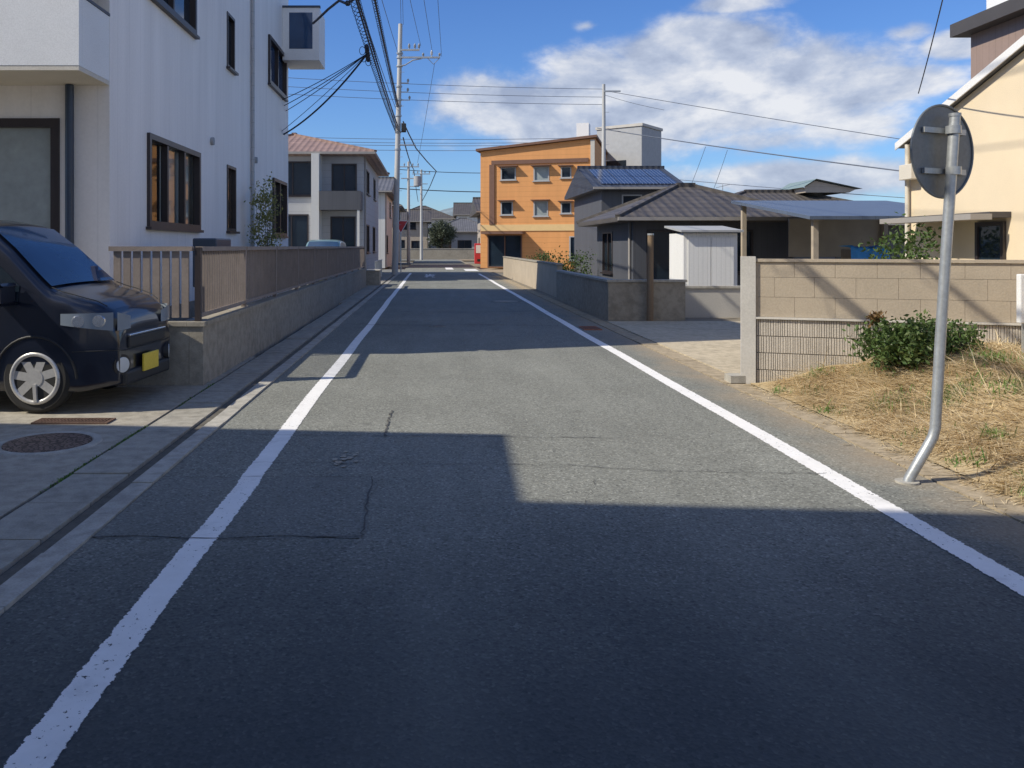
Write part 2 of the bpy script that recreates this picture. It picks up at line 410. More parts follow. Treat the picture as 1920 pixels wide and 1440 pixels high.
def window(parent, pl, u0, u1, z0, z1, frame='bronze', pane='dark_glass', world=True, mull=1, fw=.06, sill=True, rec=.08, curtain=None, curtain_span=None, proud=.02, name='window'):
    fr = MB()
    pl.slab(fr, u0, u0 + fw, z0, z1, -rec, proud); pl.slab(fr, u1 - fw, u1, z0, z1, -rec, proud)
    pl.slab(fr, u0 + fw, u1 - fw, z1 - fw, z1, -rec, proud); pl.slab(fr, u0 + fw, u1 - fw, z0, z0 + fw, -rec, proud)
    for k in range(mull):
        c = u0 + (u1 - u0) * (k + 1) / (mull + 1); pl.slab(fr, c - fw * .4, c + fw * .4, z0 + fw, z1 - fw, -rec, proud - .02)
    w = fr.build(name, frame, parent, world)
    g = MB().quad(pl.p(u0 + fw * .5, z0 + fw * .5, -rec + .02), pl.p(u1 - fw * .5, z0 + fw * .5, -rec + .02), pl.p(u1 - fw * .5, z1 - fw * .5, -rec + .02), pl.p(u0 + fw * .5, z1 - fw * .5, -rec + .02))
    g.build('pane', pane, w, world)
    if curtain:
        a, b = curtain_span
        MB().quad(pl.p(a, z0 + .05, -.15), pl.p(b, z0 + .05, -.15), pl.p(b, z1 - .05, -.15), pl.p(a, z1 - .05, -.15)).build('curtain', curtain, w, world)
    if pane == 'glass':
        MB().quad(pl.p(u0, z0, -.4), pl.p(u1, z0, -.4), pl.p(u1, z1, -.4), pl.p(u0, z1, -.4)).build('dark_room', 'room', w, world)
    if sill:
        sl = MB(); pl.slab(sl, u0 - .05, u1 + .05, z0 - .05, z0 - .003, -.01, .09); sl.build('sill', frame, w, world)
    return w
def roof_mesh(x0, x1, y0, y1, ze, zr, axis, hip, th=.14):
    """hip or gable roof over an eave rectangle"""
    mb = MB(); xm, ym = (x0 + x1) / 2, (y0 + y1) / 2
    if axis == 'x':
        k = min((y1 - y0) / 2, (x1 - x0) * .45) if hip else 0; A, B = (x0 + k, ym), (x1 - k, ym)
    else:
        k = min((x1 - x0) / 2, (y1 - y0) * .45) if hip else 0; A, B = (xm, y0 + k), (xm, y1 - k)
    c = [(x0, y0), (x1, y0), (x1, y1), (x0, y1)]
    v = [(x, y, ze) for x, y in c] + [(A[0], A[1], zr), (B[0], B[1], zr)] + [(x, y, ze - th) for x, y in c]
    f = [(0, 1, 5, 4), (1, 2, 5), (2, 3, 4, 5), (3, 0, 4)] if axis == 'x' else [(0, 1, 4), (1, 2, 5, 4), (2, 3, 5), (3, 0, 4, 5)]
    f += [(6, 7, 1, 0), (7, 8, 2, 1), (8, 9, 3, 2), (9, 6, 0, 3), (9, 8, 7, 6)]
    mb.add(v, f)
    rg = MB(); rg.bar((A[0], A[1], zr + .03), (B[0], B[1], zr + .03), .22, .16)
    if hip:
        for i, e in ((0, A), (3, A), (1, B), (2, B)) if axis == 'x' else ((0, A), (1, A), (2, B), (3, B)):
            rg.bar((c[i][0], c[i][1], ze + .02), (e[0], e[1], zr + .02), .16, .1)
    return mb, rg
def house(name, label, cx, cy, w, d, eave, ridge, axis, hip, wmat, rmat, south=(), side=(), sidex=1, rz=0, over=.5, group=None, frame='bronze', pane='dark_glass', fascia='fascia', cat='house', rm=None):
    """south: windows on the camera-facing wall; side: windows on the wall with normal sidex*X.  (u, z0, z1, width)"""
    t = thing(name, label, cat, (cx, cy, 0), rz, group)
    hx, hy = w / 2, d / 2
    ps = Plane((-hx, -hy), (1, 0), (0, -1)); pe = Plane((hx, -hy), (0, 1), (1, 0)) ; pw = Plane((-hx, hy), (0, -1), (-1, 0)); pn = Plane((hx, hy), (-1, 0), (0, 1))
    hs = [(u, u + ww, z0, z1) for u, z0, z1, ww in south]; hd = [(u, u + ww, z0, z1) for u, z0, z1, ww in side]
    mb = MB(); wall(mb, ps, 0, w, 0, eave, hs); wall(mb, pe, 0, d, 0, eave, hd if sidex > 0 else ()); wall(mb, pw, 0, d, 0, eave, hd if sidex < 0 else ()); wall(mb, pn, 0, w, 0, eave)
    if not hip:
        kx = (ridge - eave)
        if axis == 'x':
            for x in (-hx, hx): mb.add([(x, -hy, eave), (x, hy, eave), (x, 0, eave + kx * hy / (hy + over))], [(0, 1, 2)])
        else:
            for y in (-hy, hy): mb.add([(-hx, y, eave), (hx, y, eave), (0, y, eave + kx * hx / (hx + over))], [(0, 1, 2)])
    mb.build('wall', wmat, t, False)
    for h in hs: window(t, ps, *h, frame, pane, False, mull=1 if h[1] - h[0] > 1 else 0)
    for h in hd: window(t, pe if sidex > 0 else pw, *h, frame, pane, False, mull=1 if h[1] - h[0] > 1 else 0)
    rf, rg = roof_mesh(-hx - over, hx + over, -hy - over, hy + over, eave + .02, ridge, axis, hip)
    r = rf.build('roof', rmat, t, False); rg.build('ridge', rmat, r, False)
    g = MB()
    for a, b in (((-hx - over, -hy - over - .05), (hx + over, -hy - over - .05)),):
        g.bar((a[0], a[1], eave - .04), (b[0], b[1], eave - .04), .1, .1)
    g.build('eave_gutter', fascia, t, False)
    sx_ = sidex * (hx + .05); MB().tube([(sx_, -hy + .25, .02), (sx_, -hy + .25, eave - .12)], .04, 8).build('downpipe', fascia, t, False)
    return t

# ------------------------------------------------------------------ light and sky
SUN_AZ = math.atan2(-.29, -.957); SUN_EL = R(41.5)
sd = Vector((math.cos(SUN_AZ) * math.cos(SUN_EL), math.sin(SUN_AZ) * math.cos(SUN_EL), math.sin(SUN_EL)))
sl = bpy.data.lights.new('sun', 'SUN'); sl.energy = 5.0; sl.angle = R(.5); sl.color = (1, .92, .77)
so = bpy.data.objects.new('sun', sl); COL.objects.link(so); so.rotation_euler = (-sd).to_track_quat('-Z', 'Y').to_euler(); so.location = (-20, -8, 25)
W = bpy.data.worlds.new('World'); S.world = W; W.use_nodes = True
t = W.node_tree; bg = t.nodes['Background']; bg.inputs[1].default_value = .104
sky = N(t, 'ShaderNodeTexSky', sky_type='NISHITA'); sky.sun_disc = False; sky.sun_elevation = SUN_EL
sky.sun_rotation = math.pi / 2 - SUN_AZ; sky.air_density = 1.0; sky.dust_density = .4; sky.ozone_density = 2.5
D = N(t, 'ShaderNodeTexCoord').outputs['Generated']
def blob(px, py, a, b, gain):
    c = Vector(((px - VX) / F, 1, (VY - py) / F)).normalized()
    s = c.y                                  # angular size of a photo pixel at this direction
    m = N(t, 'ShaderNodeMapping'); sc = (F / a / s, F / a / s * .6, F / b / s)
    m.inputs['Scale'].default_value = sc; m.inputs['Location'].default_value = (-c.x * sc[0], -c.y * sc[1], -c.z * sc[2]); L(t, D, m.inputs[0])
    ln = N(t, 'ShaderNodeVectorMath', operation='LENGTH'); L(t, m.outputs[0], ln.inputs[0])
    return math_(t, 'MULTIPLY', math_(t, 'SUBTRACT', 1.0, ln.outputs['Value'], clamp=True), gain)
BL = [(1250, 190, 520, 150, 1.2), (1290, 90, 260, 90, 1.0), (1120, 130, 230, 80, .8), (1590, 165, 230, 52, 1.1), (960, 190, 230, 100, 1.0), (1400, 260, 420, 70, .7),
      (1490, 335, 460, 66, .95), (1560, 240, 300, 60, .6), (940, 235, 130, 40, .7), (1380, 5, 150, 32, .75), (1790, 85, 75, 38, .75), (1100, 48, 50, 20, .55), (1700, 60, 60, 30, .45),
      (1640, 250, 160, 35, .6), (900, 275, 150, 30, .45), (2400, 150, 500, 90, .9), (-300, 250, 500, 80, .8), (1700, -300, 500, 110, .7)]
fld = None
sz = N(t, 'ShaderNodeSeparateXYZ'); L(t, D, sz.inputs[0])
for b_ in BL:
    q = blob(*b_); fld = q if fld is None else math_(t, 'MAXIMUM', fld, q)
# unseen cloud banks added overhead and behind the camera as fill light
over = math_(t, 'MULTIPLY', math_(t, 'SUBTRACT', sz.outputs[2], .80, clamp=True), 1.6)
back = math_(t, 'MULTIPLY', math_(t, 'SUBTRACT', -.25, sz.outputs[1], clamp=True), .75)
fld = math_(t, 'MAXIMUM', fld, math_(t, 'MAXIMUM', over, back))
def cn(off):
    v = mapped(t, D, (4.2, 4.2, 8.0), (1.7, 0.4, off * 8.0))
    return math_(t, 'ADD', math_(t, 'MULTIPLY', noise(t, v, 1.0, 9, .58, .2), .8), math_(t, 'MULTIPLY', noise(t, v, 3.2, 7, .6, .15), .2))
n0 = cn(0); n1 = cn(-.024)
dens = math_(t, 'ADD', math_(t, 'MULTIPLY', fld, 1.05), math_(t, 'MULTIPLY', math_(t, 'SUBTRACT', n0, .53), 2.3))
cov = N(t, 'ShaderNodeMapRange', interpolation_type='SMOOTHERSTEP'); cov.inputs[1].default_value = .06; cov.inputs[2].default_value = .55; L(t, dens, cov.inputs[0])
fm = N(t, 'ShaderNodeMapRange', interpolation_type='SMOOTHSTEP'); fm.inputs[1].default_value = 0.02; fm.inputs[2].default_value = .22; L(t, fld, fm.inputs[0])
cover = math_(t, 'MULTIPLY', math_(t, 'MULTIPLY', cov.outputs[0], fm.outputs[0]), .94)
lit = math_(t, 'ADD', .52, math_(t, 'MULTIPLY', math_(t, 'SUBTRACT', n1, n0), -5.5))
lit = math_(t, 'ADD', lit, math_(t, 'MULTIPLY', math_(t, 'SUBTRACT', n0, .5), -.7), clamp=True)
ccol = ramp(t, lit, [(0, (3.5, 4.1, 5.5)), (.4, (4.9, 5.5, 6.8)), (1, (8.2, 8.3, 8.6))])
sx = N(t, 'ShaderNodeSeparateXYZ'); L(t, D, sx.inputs[0])
tint = ramp(t, sx.outputs[2], [(0, (.78, 1.0, 1.30)), (.06, (.70, .96, 1.34)), (.3, (.60, .90, 1.40))])
skyc = mix(t, 1.0, sky.outputs[0], tint, 'MULTIPLY')
L(t, mix(t, cover, skyc, ccol), bg.inputs[0])
S.view_settings.view_transform = 'Standard'; S.view_settings.look = 'None'; S.view_settings.exposure = 0
S.render.engine = 'CYCLES'; S.cycles.max_bounces = 6; S.cycles.transparent_max_bounces = 12
try: S.cycles.use_denoising = True
except Exception: pass

# ------------------------------------------------------------------ ground, road, kerbs
XL, XR = -1.75, 3.20
struct('ground', MB().grid(lambda u, v: (-400 + 800 * u, -60 + 1500 * v, -.16), 8, 8, False), 'earth')
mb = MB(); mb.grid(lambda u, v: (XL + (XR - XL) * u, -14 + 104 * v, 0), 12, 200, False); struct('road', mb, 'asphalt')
struct('cross_road', MB().box(-60, XL - .004, 48.2, 54, -.1, -.003).box(XR + .004, 60, 48.2, 54, -.1, -.003).box(-80, 80, 90.004, 96, -.1, -.003), 'far_asphalt')
def HP(u, v):
    x = -260 + 560 * u; hgt = 17 + 7 * math.sin(x * .017 + 1) + 4 * math.sin(x * .041) + 1.5 * math.sin(x * .13)
    return (x, 380 + 160 * v + 12 * math.sin(u * 9), -1 + hgt * math.sin(min(1, v * 1.0) * math.pi / 2))
struct('hills', MB().grid(HP, 90, 10), 'hill')
def stripe(name, pts, w=.15):
    """painted stripe along a list of (x, y); a vertex attribute tells how far a point is from its middle line"""
    vs, fs, ac = [], [], []
    for x, y in pts:
        for k in (-1, -.5, 0, .5, 1): vs.append((x + k * w * .58, y, .004)); ac.append(k)
    for i in range(len(pts) - 1):
        for k in range(4): a = i * 5 + k; fs.append((a, a + 1, a + 6, a + 5))
    mb = MB().add(vs, fs); o = struct(name, mb, 'paint')
    at = o.data.attributes.new('across', 'FLOAT', 'POINT'); at.data.foreach_set('value', ac); return o
rl = random.Random(3)
def wig(y): return .006 * math.sin(y * 1.3) + .008 * math.sin(y * .41 + 1)
stripe('edge_line_left', [(-1.172 + wig(y) + (.012 if 4.25 < y < 5.4 else 0), y) for y in [-4 + .2 * i for i in range(252)]], .143)
stripe('edge_line_right', [(2.61 + wig(y + 9), y) for y in [-4 + .25 * i for i in range(198)]], .15)
def hstripe(name, x0, x1, y0, y1):
    o = struct(name, MB().quad((x0, y0, .004), (x1, y0, .004), (x1, y1, .004), (x0, y1, .004)), 'paint')
    at = o.data.attributes.new('across', 'FLOAT', 'POINT'); at.data.foreach_set('value', [0] * 4)
hstripe('crossing_mark', .95, 1.45, 53.6, 58.5); hstripe('crossing_mark', 2.1, 2.9, 50.5, 54.5)
# hand-lettered stop marking on the road before the crossing (strokes stretched along the street)
mk = MB()
def stroke(pts, x0, y0, sx, sy, w=.075):
    for (a, b), (c, d) in zip(pts, pts[1:]):
        p, q = Vector((x0 + a * sx, y0 + b * sy, .004)), Vector((x0 + c * sx, y0 + d * sy, .004))
        dx, dy = q.x - p.x, q.y - p.y; wx, wy = (w / 2, 0) if abs(dy) > abs(dx) * 2 else (0, w * 2)
        mk.quad((p.x - wx, p.y - wy, .004 + .0005 * len(mk.f) % .002), (p.x + wx, p.y + wy, .004), (q.x + wx, q.y + wy, .004), (q.x - wx, q.y - wy, .004))
for g, y0 in ((0, 43.4), (1, 41.7), (2, 40.0)):
    P = [[[(.5, 1), (.5, .05)], [(.5, .55), (.85, .55)], [(.2, .7), (.2, .05)], [(0, 0), (1, 0)]],
         [[(.1, .85), (.9, .85)], [(.15, .6), (.85, .6)], [(.5, 1), (.5, .2), (.25, .05), (.1, .2), (.3, .35), (.9, .08)]],
         [[(.25, 1), (.25, 0)], [(.05, .75), (.4, .75), (.05, .2)], [(.25, .5), (.6, .8), (.75, .7), (.7, .15), (.95, .1)]]][g]
    for st in P: stroke(st, -.38, y0, .6, 1.35)
o = struct('stop_marking', mk, 'paint'); at = o.data.attributes.new('across', 'FLOAT', 'POINT'); at.data.foreach_set('value', [0] * len(o.data.vertices))

# repair patch, cracks
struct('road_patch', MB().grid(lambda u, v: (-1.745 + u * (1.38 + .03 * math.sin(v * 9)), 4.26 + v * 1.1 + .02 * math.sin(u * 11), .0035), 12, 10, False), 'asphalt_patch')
def crack(mb, pts, w, seed, z=.0062):
    r = random.Random(seed); out = []
    for (a, b), (c, d) in zip(pts, pts[1:]):
        n = max(2, int(math.hypot(c - a, d - b) / .05))
        for i in range(n): k = i / n; out.append((a + (c - a) * k + r.uniform(-.012, .012), b + (d - b) * k + r.uniform(-.014, .014)))
    out.append(pts[-1])
    vs, fs = [], []
    for i, (x, y) in enumerate(out):
        a = out[max(i - 1, 0)]; b = out[min(i + 1, len(out) - 1)]; dx, dy = b[0] - a[0], b[1] - a[1]; l = math.hypot(dx, dy) or 1
        ww = w * r.uniform(.15, 1.1) / 2; vs += [(x - dy / l * ww, y + dx / l * ww, z), (x + dy / l * ww, y - dx / l * ww, z)]
        if i: fs.append((2 * i - 2, 2 * i - 1, 2 * i + 1, 2 * i))
    mb.add(vs, fs)
ck = MB()
crack(ck, [(-1.74, 4.25), (-.9, 4.235), (-.36, 4.27)], .011, 1); crack(ck, [(-.36, 4.27), (-.385, 5.37)], .012, 2); crack(ck, [(-.39, 5.37), (-1.74, 5.36)], .008, 3)
crack(ck, [(-1.3, 5.73), (-.2, 5.7), (.9, 5.66)], .009, 4); crack(ck, [(.9, 5.66), (1.6, 5.5), (2.6, 5.45)], .009, 5)
crack(ck, [(-.365, 6.5), (-.372, 7.0), (-.36, 7.55)], .026, 6); crack(ck, [(-1.7, 6.58), (.6, 6.5), (1.5, 6.46)], .012, 7)
crack(ck, [(1.0, 4.5), (.9, 4.8), (1.05, 5.3)], .004, 12)
crack(ck, [(-1.6, 15.9), (-.5, 15.7), (.7, 15.8), (2.4, 15.6)], .05, 9); crack(ck, [(-.4, 9.4), (1.2, 9.3), (2.4, 9.45)], .007, 10)
crack(ck, [(1.7, 3.4), (1.2, 3.2), (.7, 3.5), (.2, 3.3)], .003, 14); crack(ck, [(-.9, 19), (.8, 18.8), (2.3, 19.1)], .04, 15)
struct('road_crack', ck, 'tar')
sp = MB(); rs = random.Random(5)
for k in range(16):
    a, b = rs.gauss(-.59, .05), rs.gauss(5.78, .09); rr = rs.uniform(.008, .03)
    sp.add([(a + rr * rs.uniform(.6, 1.2) * math.cos(i * .9), b + 1.4 * rr * rs.uniform(.6, 1.2) * math.sin(i * .9), .0065 + k * .0002) for i in range(7)], [tuple(range(7))])
struct('dirt_splash', sp, 'drive')
struct('road_strip', MB().quad((-1.1, 33.6, .003), (2.5, 33.0, .003), (2.5, 33.6, .003), (-1.1, 34.3, .003)), 'far_asphalt')

# left kerb: pale strip, dirty groove, gutter slabs, driveway
def slabs(mb, x0, x1, y0, y1, step, z, gap=.012, r=random.Random(2)):
    y = y0
    while y < y1:
        e = min(y + step, y1); mb.box(x0 + r.uniform(0, .004), x1 - r.uniform(0, .004), y, e - gap, -.12, z + r.uniform(-.004, .004)); y = e
mb = MB(); slabs(mb, -1.885, XL, -8, 47.8, .6, .016, .006); struct('kerb_edge', mb, 'gutter_pale')
struct('kerb_groove', MB().box(-1.975, -1.889, -8, 47.8, -.12, -.008), 'groove')
mb = MB(); slabs(mb, -2.345, -1.979, -8, 47.8, .61, .014, .014); struct('gutter_slab', mb, 'gutter')
struct('driveway_left', MB().box(-9.5, -2.38, 6.92, 11.2, -.12, .008).box(-9.5, -2.38, 2.4, 6.9, -.12, .010).box(-9.5, -2.38, -8, 2.385, -.12, .010), 'drive')
struct('driveway_joint', MB().box(-9.5, -2.35, -8, 9.15, -.13, -.004), 'groove')
# right gutter and drive
mb = MB(); slabs(mb, XR + .01, 3.46, -6, 47.8, .6, .008, .012); struct('gutter_slab_right', mb, 'gutter_dirty')
struct('driveway_right', MB().box(3.47, 12, 9.3, 16.4, -.12, .02), 'drive_right')
struct('yard_right', MB().box(3.47, 40, 16.41, 47, -.14, .01), 'earth')
struct('yard_left', MB().box(-40, -2.36, 22, 47, -.14, .005), 'drive')

# ------------------------------------------------------------------ dry grass mound on the right
def sstep(a): a = max(0, min(1, a)); return a * a * (3 - 2 * a)
def mound(x, y):
    if x < 3.46: return .012
    h = .50 * sstep((x - 3.40) / 1.9) * (.55 + .45 * sstep((y - 3.2) / 4.2))
    return .012 + h + .035 * math.sin(x * 3.1 + y * 1.7) * sstep((x - 3.5) * 2) + .025 * math.sin(x * 7 - y * 5.3) * sstep((x - 3.5) * 2)
def wall_y(x): return 9.0 - (x - 3.43) * .33          # the block wall comes nearer to the right
struct('grass_mound', MB().grid(lambda u, v: (3.46 + 5.2 * u, -2 + v * (wall_y(3.46 + 5.2 * u) + 2), mound(3.46 + 5.2 * u, -2 + v * (wall_y(3.46 + 5.2 * u) + 2))), 60, 110), 'mound')
def blade(mb, x, y, z, l, w, az, bend, lift):
    dx, dy = math.cos(az), math.sin(az); sx, sy = -dy * w / 2, dx * w / 2; pts = []
    for k in (0, .5, 1):
        h = l * math.sin(lift) * k - bend * l * k * k; r = l * math.cos(lift) * k
        pts.append((x + dx * r, y + dy * r, z + max(h, -.01)))
    a, b, c = pts
    mb.add([(a[0] - sx, a[1] - sy, a[2]), (a[0] + sx, a[1] + sy, a[2]), (b[0] + sx * .8, b[1] + sy * .8, b[2]), (b[0] - sx * .8, b[1] - sy * .8, b[2]), c], [(0, 1, 2, 3), (3, 2, 4)])
rg = random.Random(11); gb = MB(); wb = MB()
def pat(x, y): return math.sin(x * 2.3 + 1.1 * math.sin(y * 1.9)) * math.sin(y * 2.1 + 1.3 * math.sin(x * 1.7))
k = 0
while k < 70000:
    x = 3.16 + 3.9 * rg.random() ** 1.1; y = 3.2 + 5.8 * rg.random()
    if y > wall_y(x) - .03: continue
    edge = sstep((x - 3.36 - .16 * pat(x * 2, y * 2)) / .5)
    if rg.random() > .035 + .2 * (x > 3.4) + .9 * edge: continue
    comb = 2.9 + 1.5 * pat(x * .8, y * .8) + rg.gauss(0, .9)
    blade(gb, x, y, mound(x, y) - .005, rg.uniform(.09, .38) * (.4 + .6 * edge), rg.uniform(.0035, .009), comb, rg.uniform(.0, .3), rg.uniform(.02, .42) if rg.random() < .965 else rg.uniform(.4, 1.0)); k += 1
tag(gb.build('dry_grass', 'straw'), 'dry straw-coloured mown grass covering the bank below the ribbed wall', 'dry grass', kind='stuff')
for cx, cy, r, n in ((4.35, 6.9, .22, 320), (4.7, 6.6, .18, 160), (4.0, 7.2, .2, 150), (4.9, 7.3, .25, 300), (5.15, 6.3, .25, 220), (5.3, 6.5, .2, 160), (4.1, 6.0, .09, 70), (4.3, 5.5, .08, 40), (3.55, 8.4, .12, 60),
                     (3.75, 8.1, .1, 40), (3.95, 8.5, .15, 110), (4.4, 8.2, .15, 140), (3.62, 5.6, .12, 40), (3.7, 6.3, .15, 40), (3.6, 4.9, .14, 40), (5.6, 7.4, .3, 260), (3.75, 5.15, .1, 40), (3.52, 7.4, .1, 40)):
    for i in range(n):
        x, y = rg.gauss(cx, r * .6), rg.gauss(cy, r * .6)
        if x < 3.44: continue
        blade(wb, x, y, mound(x, y), rg.uniform(.05, .15), rg.uniform(.006, .013), rg.uniform(0, 6.28), rg.uniform(.1, .5), rg.uniform(.5, 1.4))
for i in range(1800):       # moss and small weeds in the left driveway joint
    y = rg.uniform(3, 9); 
    if math.sin(y * 5) + math.sin(y * 2.2 + 1) < rg.uniform(-.6, 1.4): continue
    blade(wb, -2.363 + rg.gauss(0, .011), y, .0, rg.uniform(.012, .04), .009, rg.uniform(0, 6.28), .3, rg.uniform(.5, 1.4))
tag(wb.build('green_weeds', 'weed'), 'small green weed tufts scattered through dry grass and driveway joints', 'weeds', kind='stuff')

# ------------------------------------------------------------------ leaves
def leaf(mb, p, s, r):
    n = Vector((r.gauss(0, 1), r.gauss(0, 1), r.gauss(.5, .8))).normalized(); a = n.cross(Vector((r.gauss(0, 1), r.gauss(0, 1), r.gauss(0, 1)))).normalized(); b = n.cross(a)
    l = s * r.uniform(.7, 1.4); w = l * r.uniform(.4, .6)
    p = Vector(p)
    mb.add([p, p + a * l * .5 + b * w * .5 + n * w * .12, p + a * l, p + a * l * .5 - b * w * .5 + n * w * .12, p + a * l * .5], [(0, 4, 1), (1, 4, 2), (2, 4, 3), (3, 4, 0)])
def clumps(mb, c, rad, nclump, nleaf, s, seed, cl=.3):
    r = random.Random(seed); c = Vector(c)
    for i in range(nclump):
        while True:
            d = Vector((r.uniform(-1, 1), r.uniform(-1, 1), r.uniform(-1, 1)))
            if .25 < d.length < 1: break
        q = c + Vector((d.x * rad[0], d.y * rad[1], d.z * rad[2])); sz = r.uniform(.6, 1.3) * cl * min(rad)
        for j in range(nleaf):
            leaf(mb, q + Vector((r.gauss(0, sz), r.gauss(0, sz), r.gauss(0, sz * .8))), s, r)
def bush(name, label, c, rad, n, nl, s, seed, mat='bush', stem=True, cat='bush', group=None, z0=0):
    t = thing(name, label, cat, (c[0], c[1], z0), 0, group)
    mb = MB(); clumps(mb, c, rad, n, nl, s, seed); mb.build('foliage', mat, t)
    st = MB(); r = random.Random(seed + 1)
    for i in range(7):
        e = Vector((c[0] + r.uniform(-.7, .7) * rad[0], c[1] + r.uniform(-.7, .7) * rad[1], c[2] + r.uniform(0, .6) * rad[2]))
        b = Vector((c[0] + r.uniform(-.1, .1), c[1] + r.uniform(-.1, .1), z0 - .03)); st.tube([b, (b + e) / 2 + Vector((r.uniform(-.05, .05), 0, .03)), e], [.012, .009, .004], 5)
    st.build('stem', 'bark', t); return t
def tree(label, x, y, h, rad, seed, mat='hedge', group=None, name='tree'):
    t = thing(name, label, 'tree', (x, y, 0), 0, group)
    tr = MB(); r = random.Random(seed)
    tr.tube([(x, y, -.05), (x + .05, y, h * .3), (x - .03, y + .04, h * .55), (x, y, h * .8)], [.16, .13, .1, .05], 8)
    for i in range(6):
        a = r.uniform(0, 6.28); z = h * r.uniform(.35, .7); tr.tube([(x, y, z), (x + rad * .35 * math.cos(a), y + rad * .35 * math.sin(a), z + h * .08), (x + rad * .7 * math.cos(a), y + rad * .7 * math.sin(a), z + h * .18)], [.06, .04, .02], 5)
    tr.build('trunk', 'bark', t)
    mb = MB(); clumps(mb, (x, y, h * .66), (rad, rad, h * .36), 90, 60, .22, seed, .16); mb.build('crown', mat, t); return t
b1 = bush('leafy_bush', 'dark green leafy bush growing on the dry grass bank against the ribbed wall', (4.48, 7.80, .58), (.44, .32, .21), 115, 44, .048, 21, z0=.38)
bush('low_shrub', 'thin straggly green shrub right of the sign post beside the leafy bush', (4.98, 7.85, .62), (.24, .18, .15), 34, 30, .042, 31, z0=.45)
bb = MB(); clumps(bb, (4.26, 7.93, .80), (.12, .08, .06), 8, 14, .05, 5); bb.build('withered_leaves', 'brown_leaf', b1)

# ------------------------------------------------------------------ block wall on the right
t = thing('block_wall', 'ribbed grey block wall with beige upper courses along the dry grass bank', 'wall', (3.50, 9.0, 0))
ux = Vector((1, -.33, 0)).normalized(); pw_ = Plane((3.52, 9.0), ux[:2], (-ux.y * -1 * -1, -ux.x)); 
pw_.n = Vector((ux.y, -ux.x, 0)).normalized()
WL = 4.6
rb = MB(); rr = random.Random(9)
for row in range(4):
    z0 = -.02 + row * .183; u = .02
    while u < WL:
        w = rr.choice((.013, .016, .018, .022)); pw_.slab(rb, u, min(u + w, WL), z0 + .005, z0 + .178, -.02, rr.uniform(.001, .0055)); u += w + .0065
rb.build('ribbed_face', 'rib', t)
bk = MB(); pw_.slab(bk, 0.01, WL, -.1, .712, -.12, -.008); bk.build('block_core', 'rib_dark', t)
cp = MB(); pw_.slab(cp, .01, WL, .714, .735, -.13, .03); cp.build('coping', 'cap', t)
up = MB()
u = .0
for row, (z0, z1) in enumerate(((.738, .95), (.953, 1.165), (1.168, 1.33))):
    u = .0
    while u < WL: pw_.slab(up, max(.012, u - (.2 if row % 2 else 0)), min(u + .395 - (.2 if row % 2 else 0), WL), z0, z1, -.1, -.005); u += .398
up.build('upper_courses', 'beige_block', t)
cp = MB(); pw_.slab(cp, .01, WL, 1.333, 1.365, -.12, .015); cp.build('top_coping', 'beige_block', t)
pl_ = MB(); pw_.slab(pl_, -.14, .008, -.1, 1.39, -.16, .03); pl_.build('end_pillar', 'pillar_grey', t)
tag(MB().box(3.26, 3.42, 9.0, 9.2, .0, .09).build('concrete_block', 'gutter_pale'), 'small concrete block lying at the foot of the wall pillar', 'block')
mp = thing('marker_post', 'short white marker post standing by the right edge of the wall', 'post', (5.60, 7.75, .45))
MB().bbox(5.50, 5.70, 7.72, 7.78, .78, 1.24, .01).build('board', 'white_paint', mp); MB().box(5.58, 5.62, 7.785, 7.82, .3, 1.2).build('stake', 'steel', mp)

# ------------------------------------------------------------------ round sign seen from behind
t = thing('road_sign', 'round road sign seen from its grey back on a kinked steel pole', 'sign', (3.017, 5.25, 0))
px = [(3.017, 5.25, -.03), (3.03, 5.25, 0.02), (3.155, 5.25, .235), (3.185, 5.25, .29), (3.2, 5.25, .35), (3.235, 5.25, .95), (3.325, 5.25, 2.33)]
MB().tube(px, .032, 16).build('pole', 'steel', t)
bn = Vector((math.cos(R(-66)), math.sin(R(-66)), 0)); c = Vector((3.315, 5.25, 2.11)) - bn * .075
dz = MB(); dz.disc(c, bn, .30, .004, 56); pd = dz.build('sign_plate', 'sign_back', t)
rim = MB(); a = bn.cross(Vector((0, 0, 1)))
rim.tube([c + bn * .004 + (a * math.cos(k * math.pi / 28) + Vector((0, 0, math.sin(k * math.pi / 28)))) * .297 for k in range(57)], .008, 8, False); rim.build('rim', 'sign_back', pd)
for zz in (-.13, .13):
    br = MB(); q = c + Vector((0, 0, zz)); br.bar(q + bn * .015 - a * .2, q + bn * .015 + a * .2, .02, .035)
    br.tube([q + bn * .075 + Vector((0.0, 0, -.025)), q + bn * .075 + Vector((0, 0, .025))], .045, 12); br.bar(q + bn * .03 - a * .03, q + bn * .075 - a * .03, .05, .03); br.build('bracket', 'steel', t)
MB().disc((3.325, 5.25, 2.335), (0, 0, 1), .036, .02, 16).build('pole_cap', 'steel', t)
ft = MB(); ft.disc((3.02, 5.25, .006), (0, 0, 1), .07, .012, 20); ft.build('footing', 'gutter_pale', t)

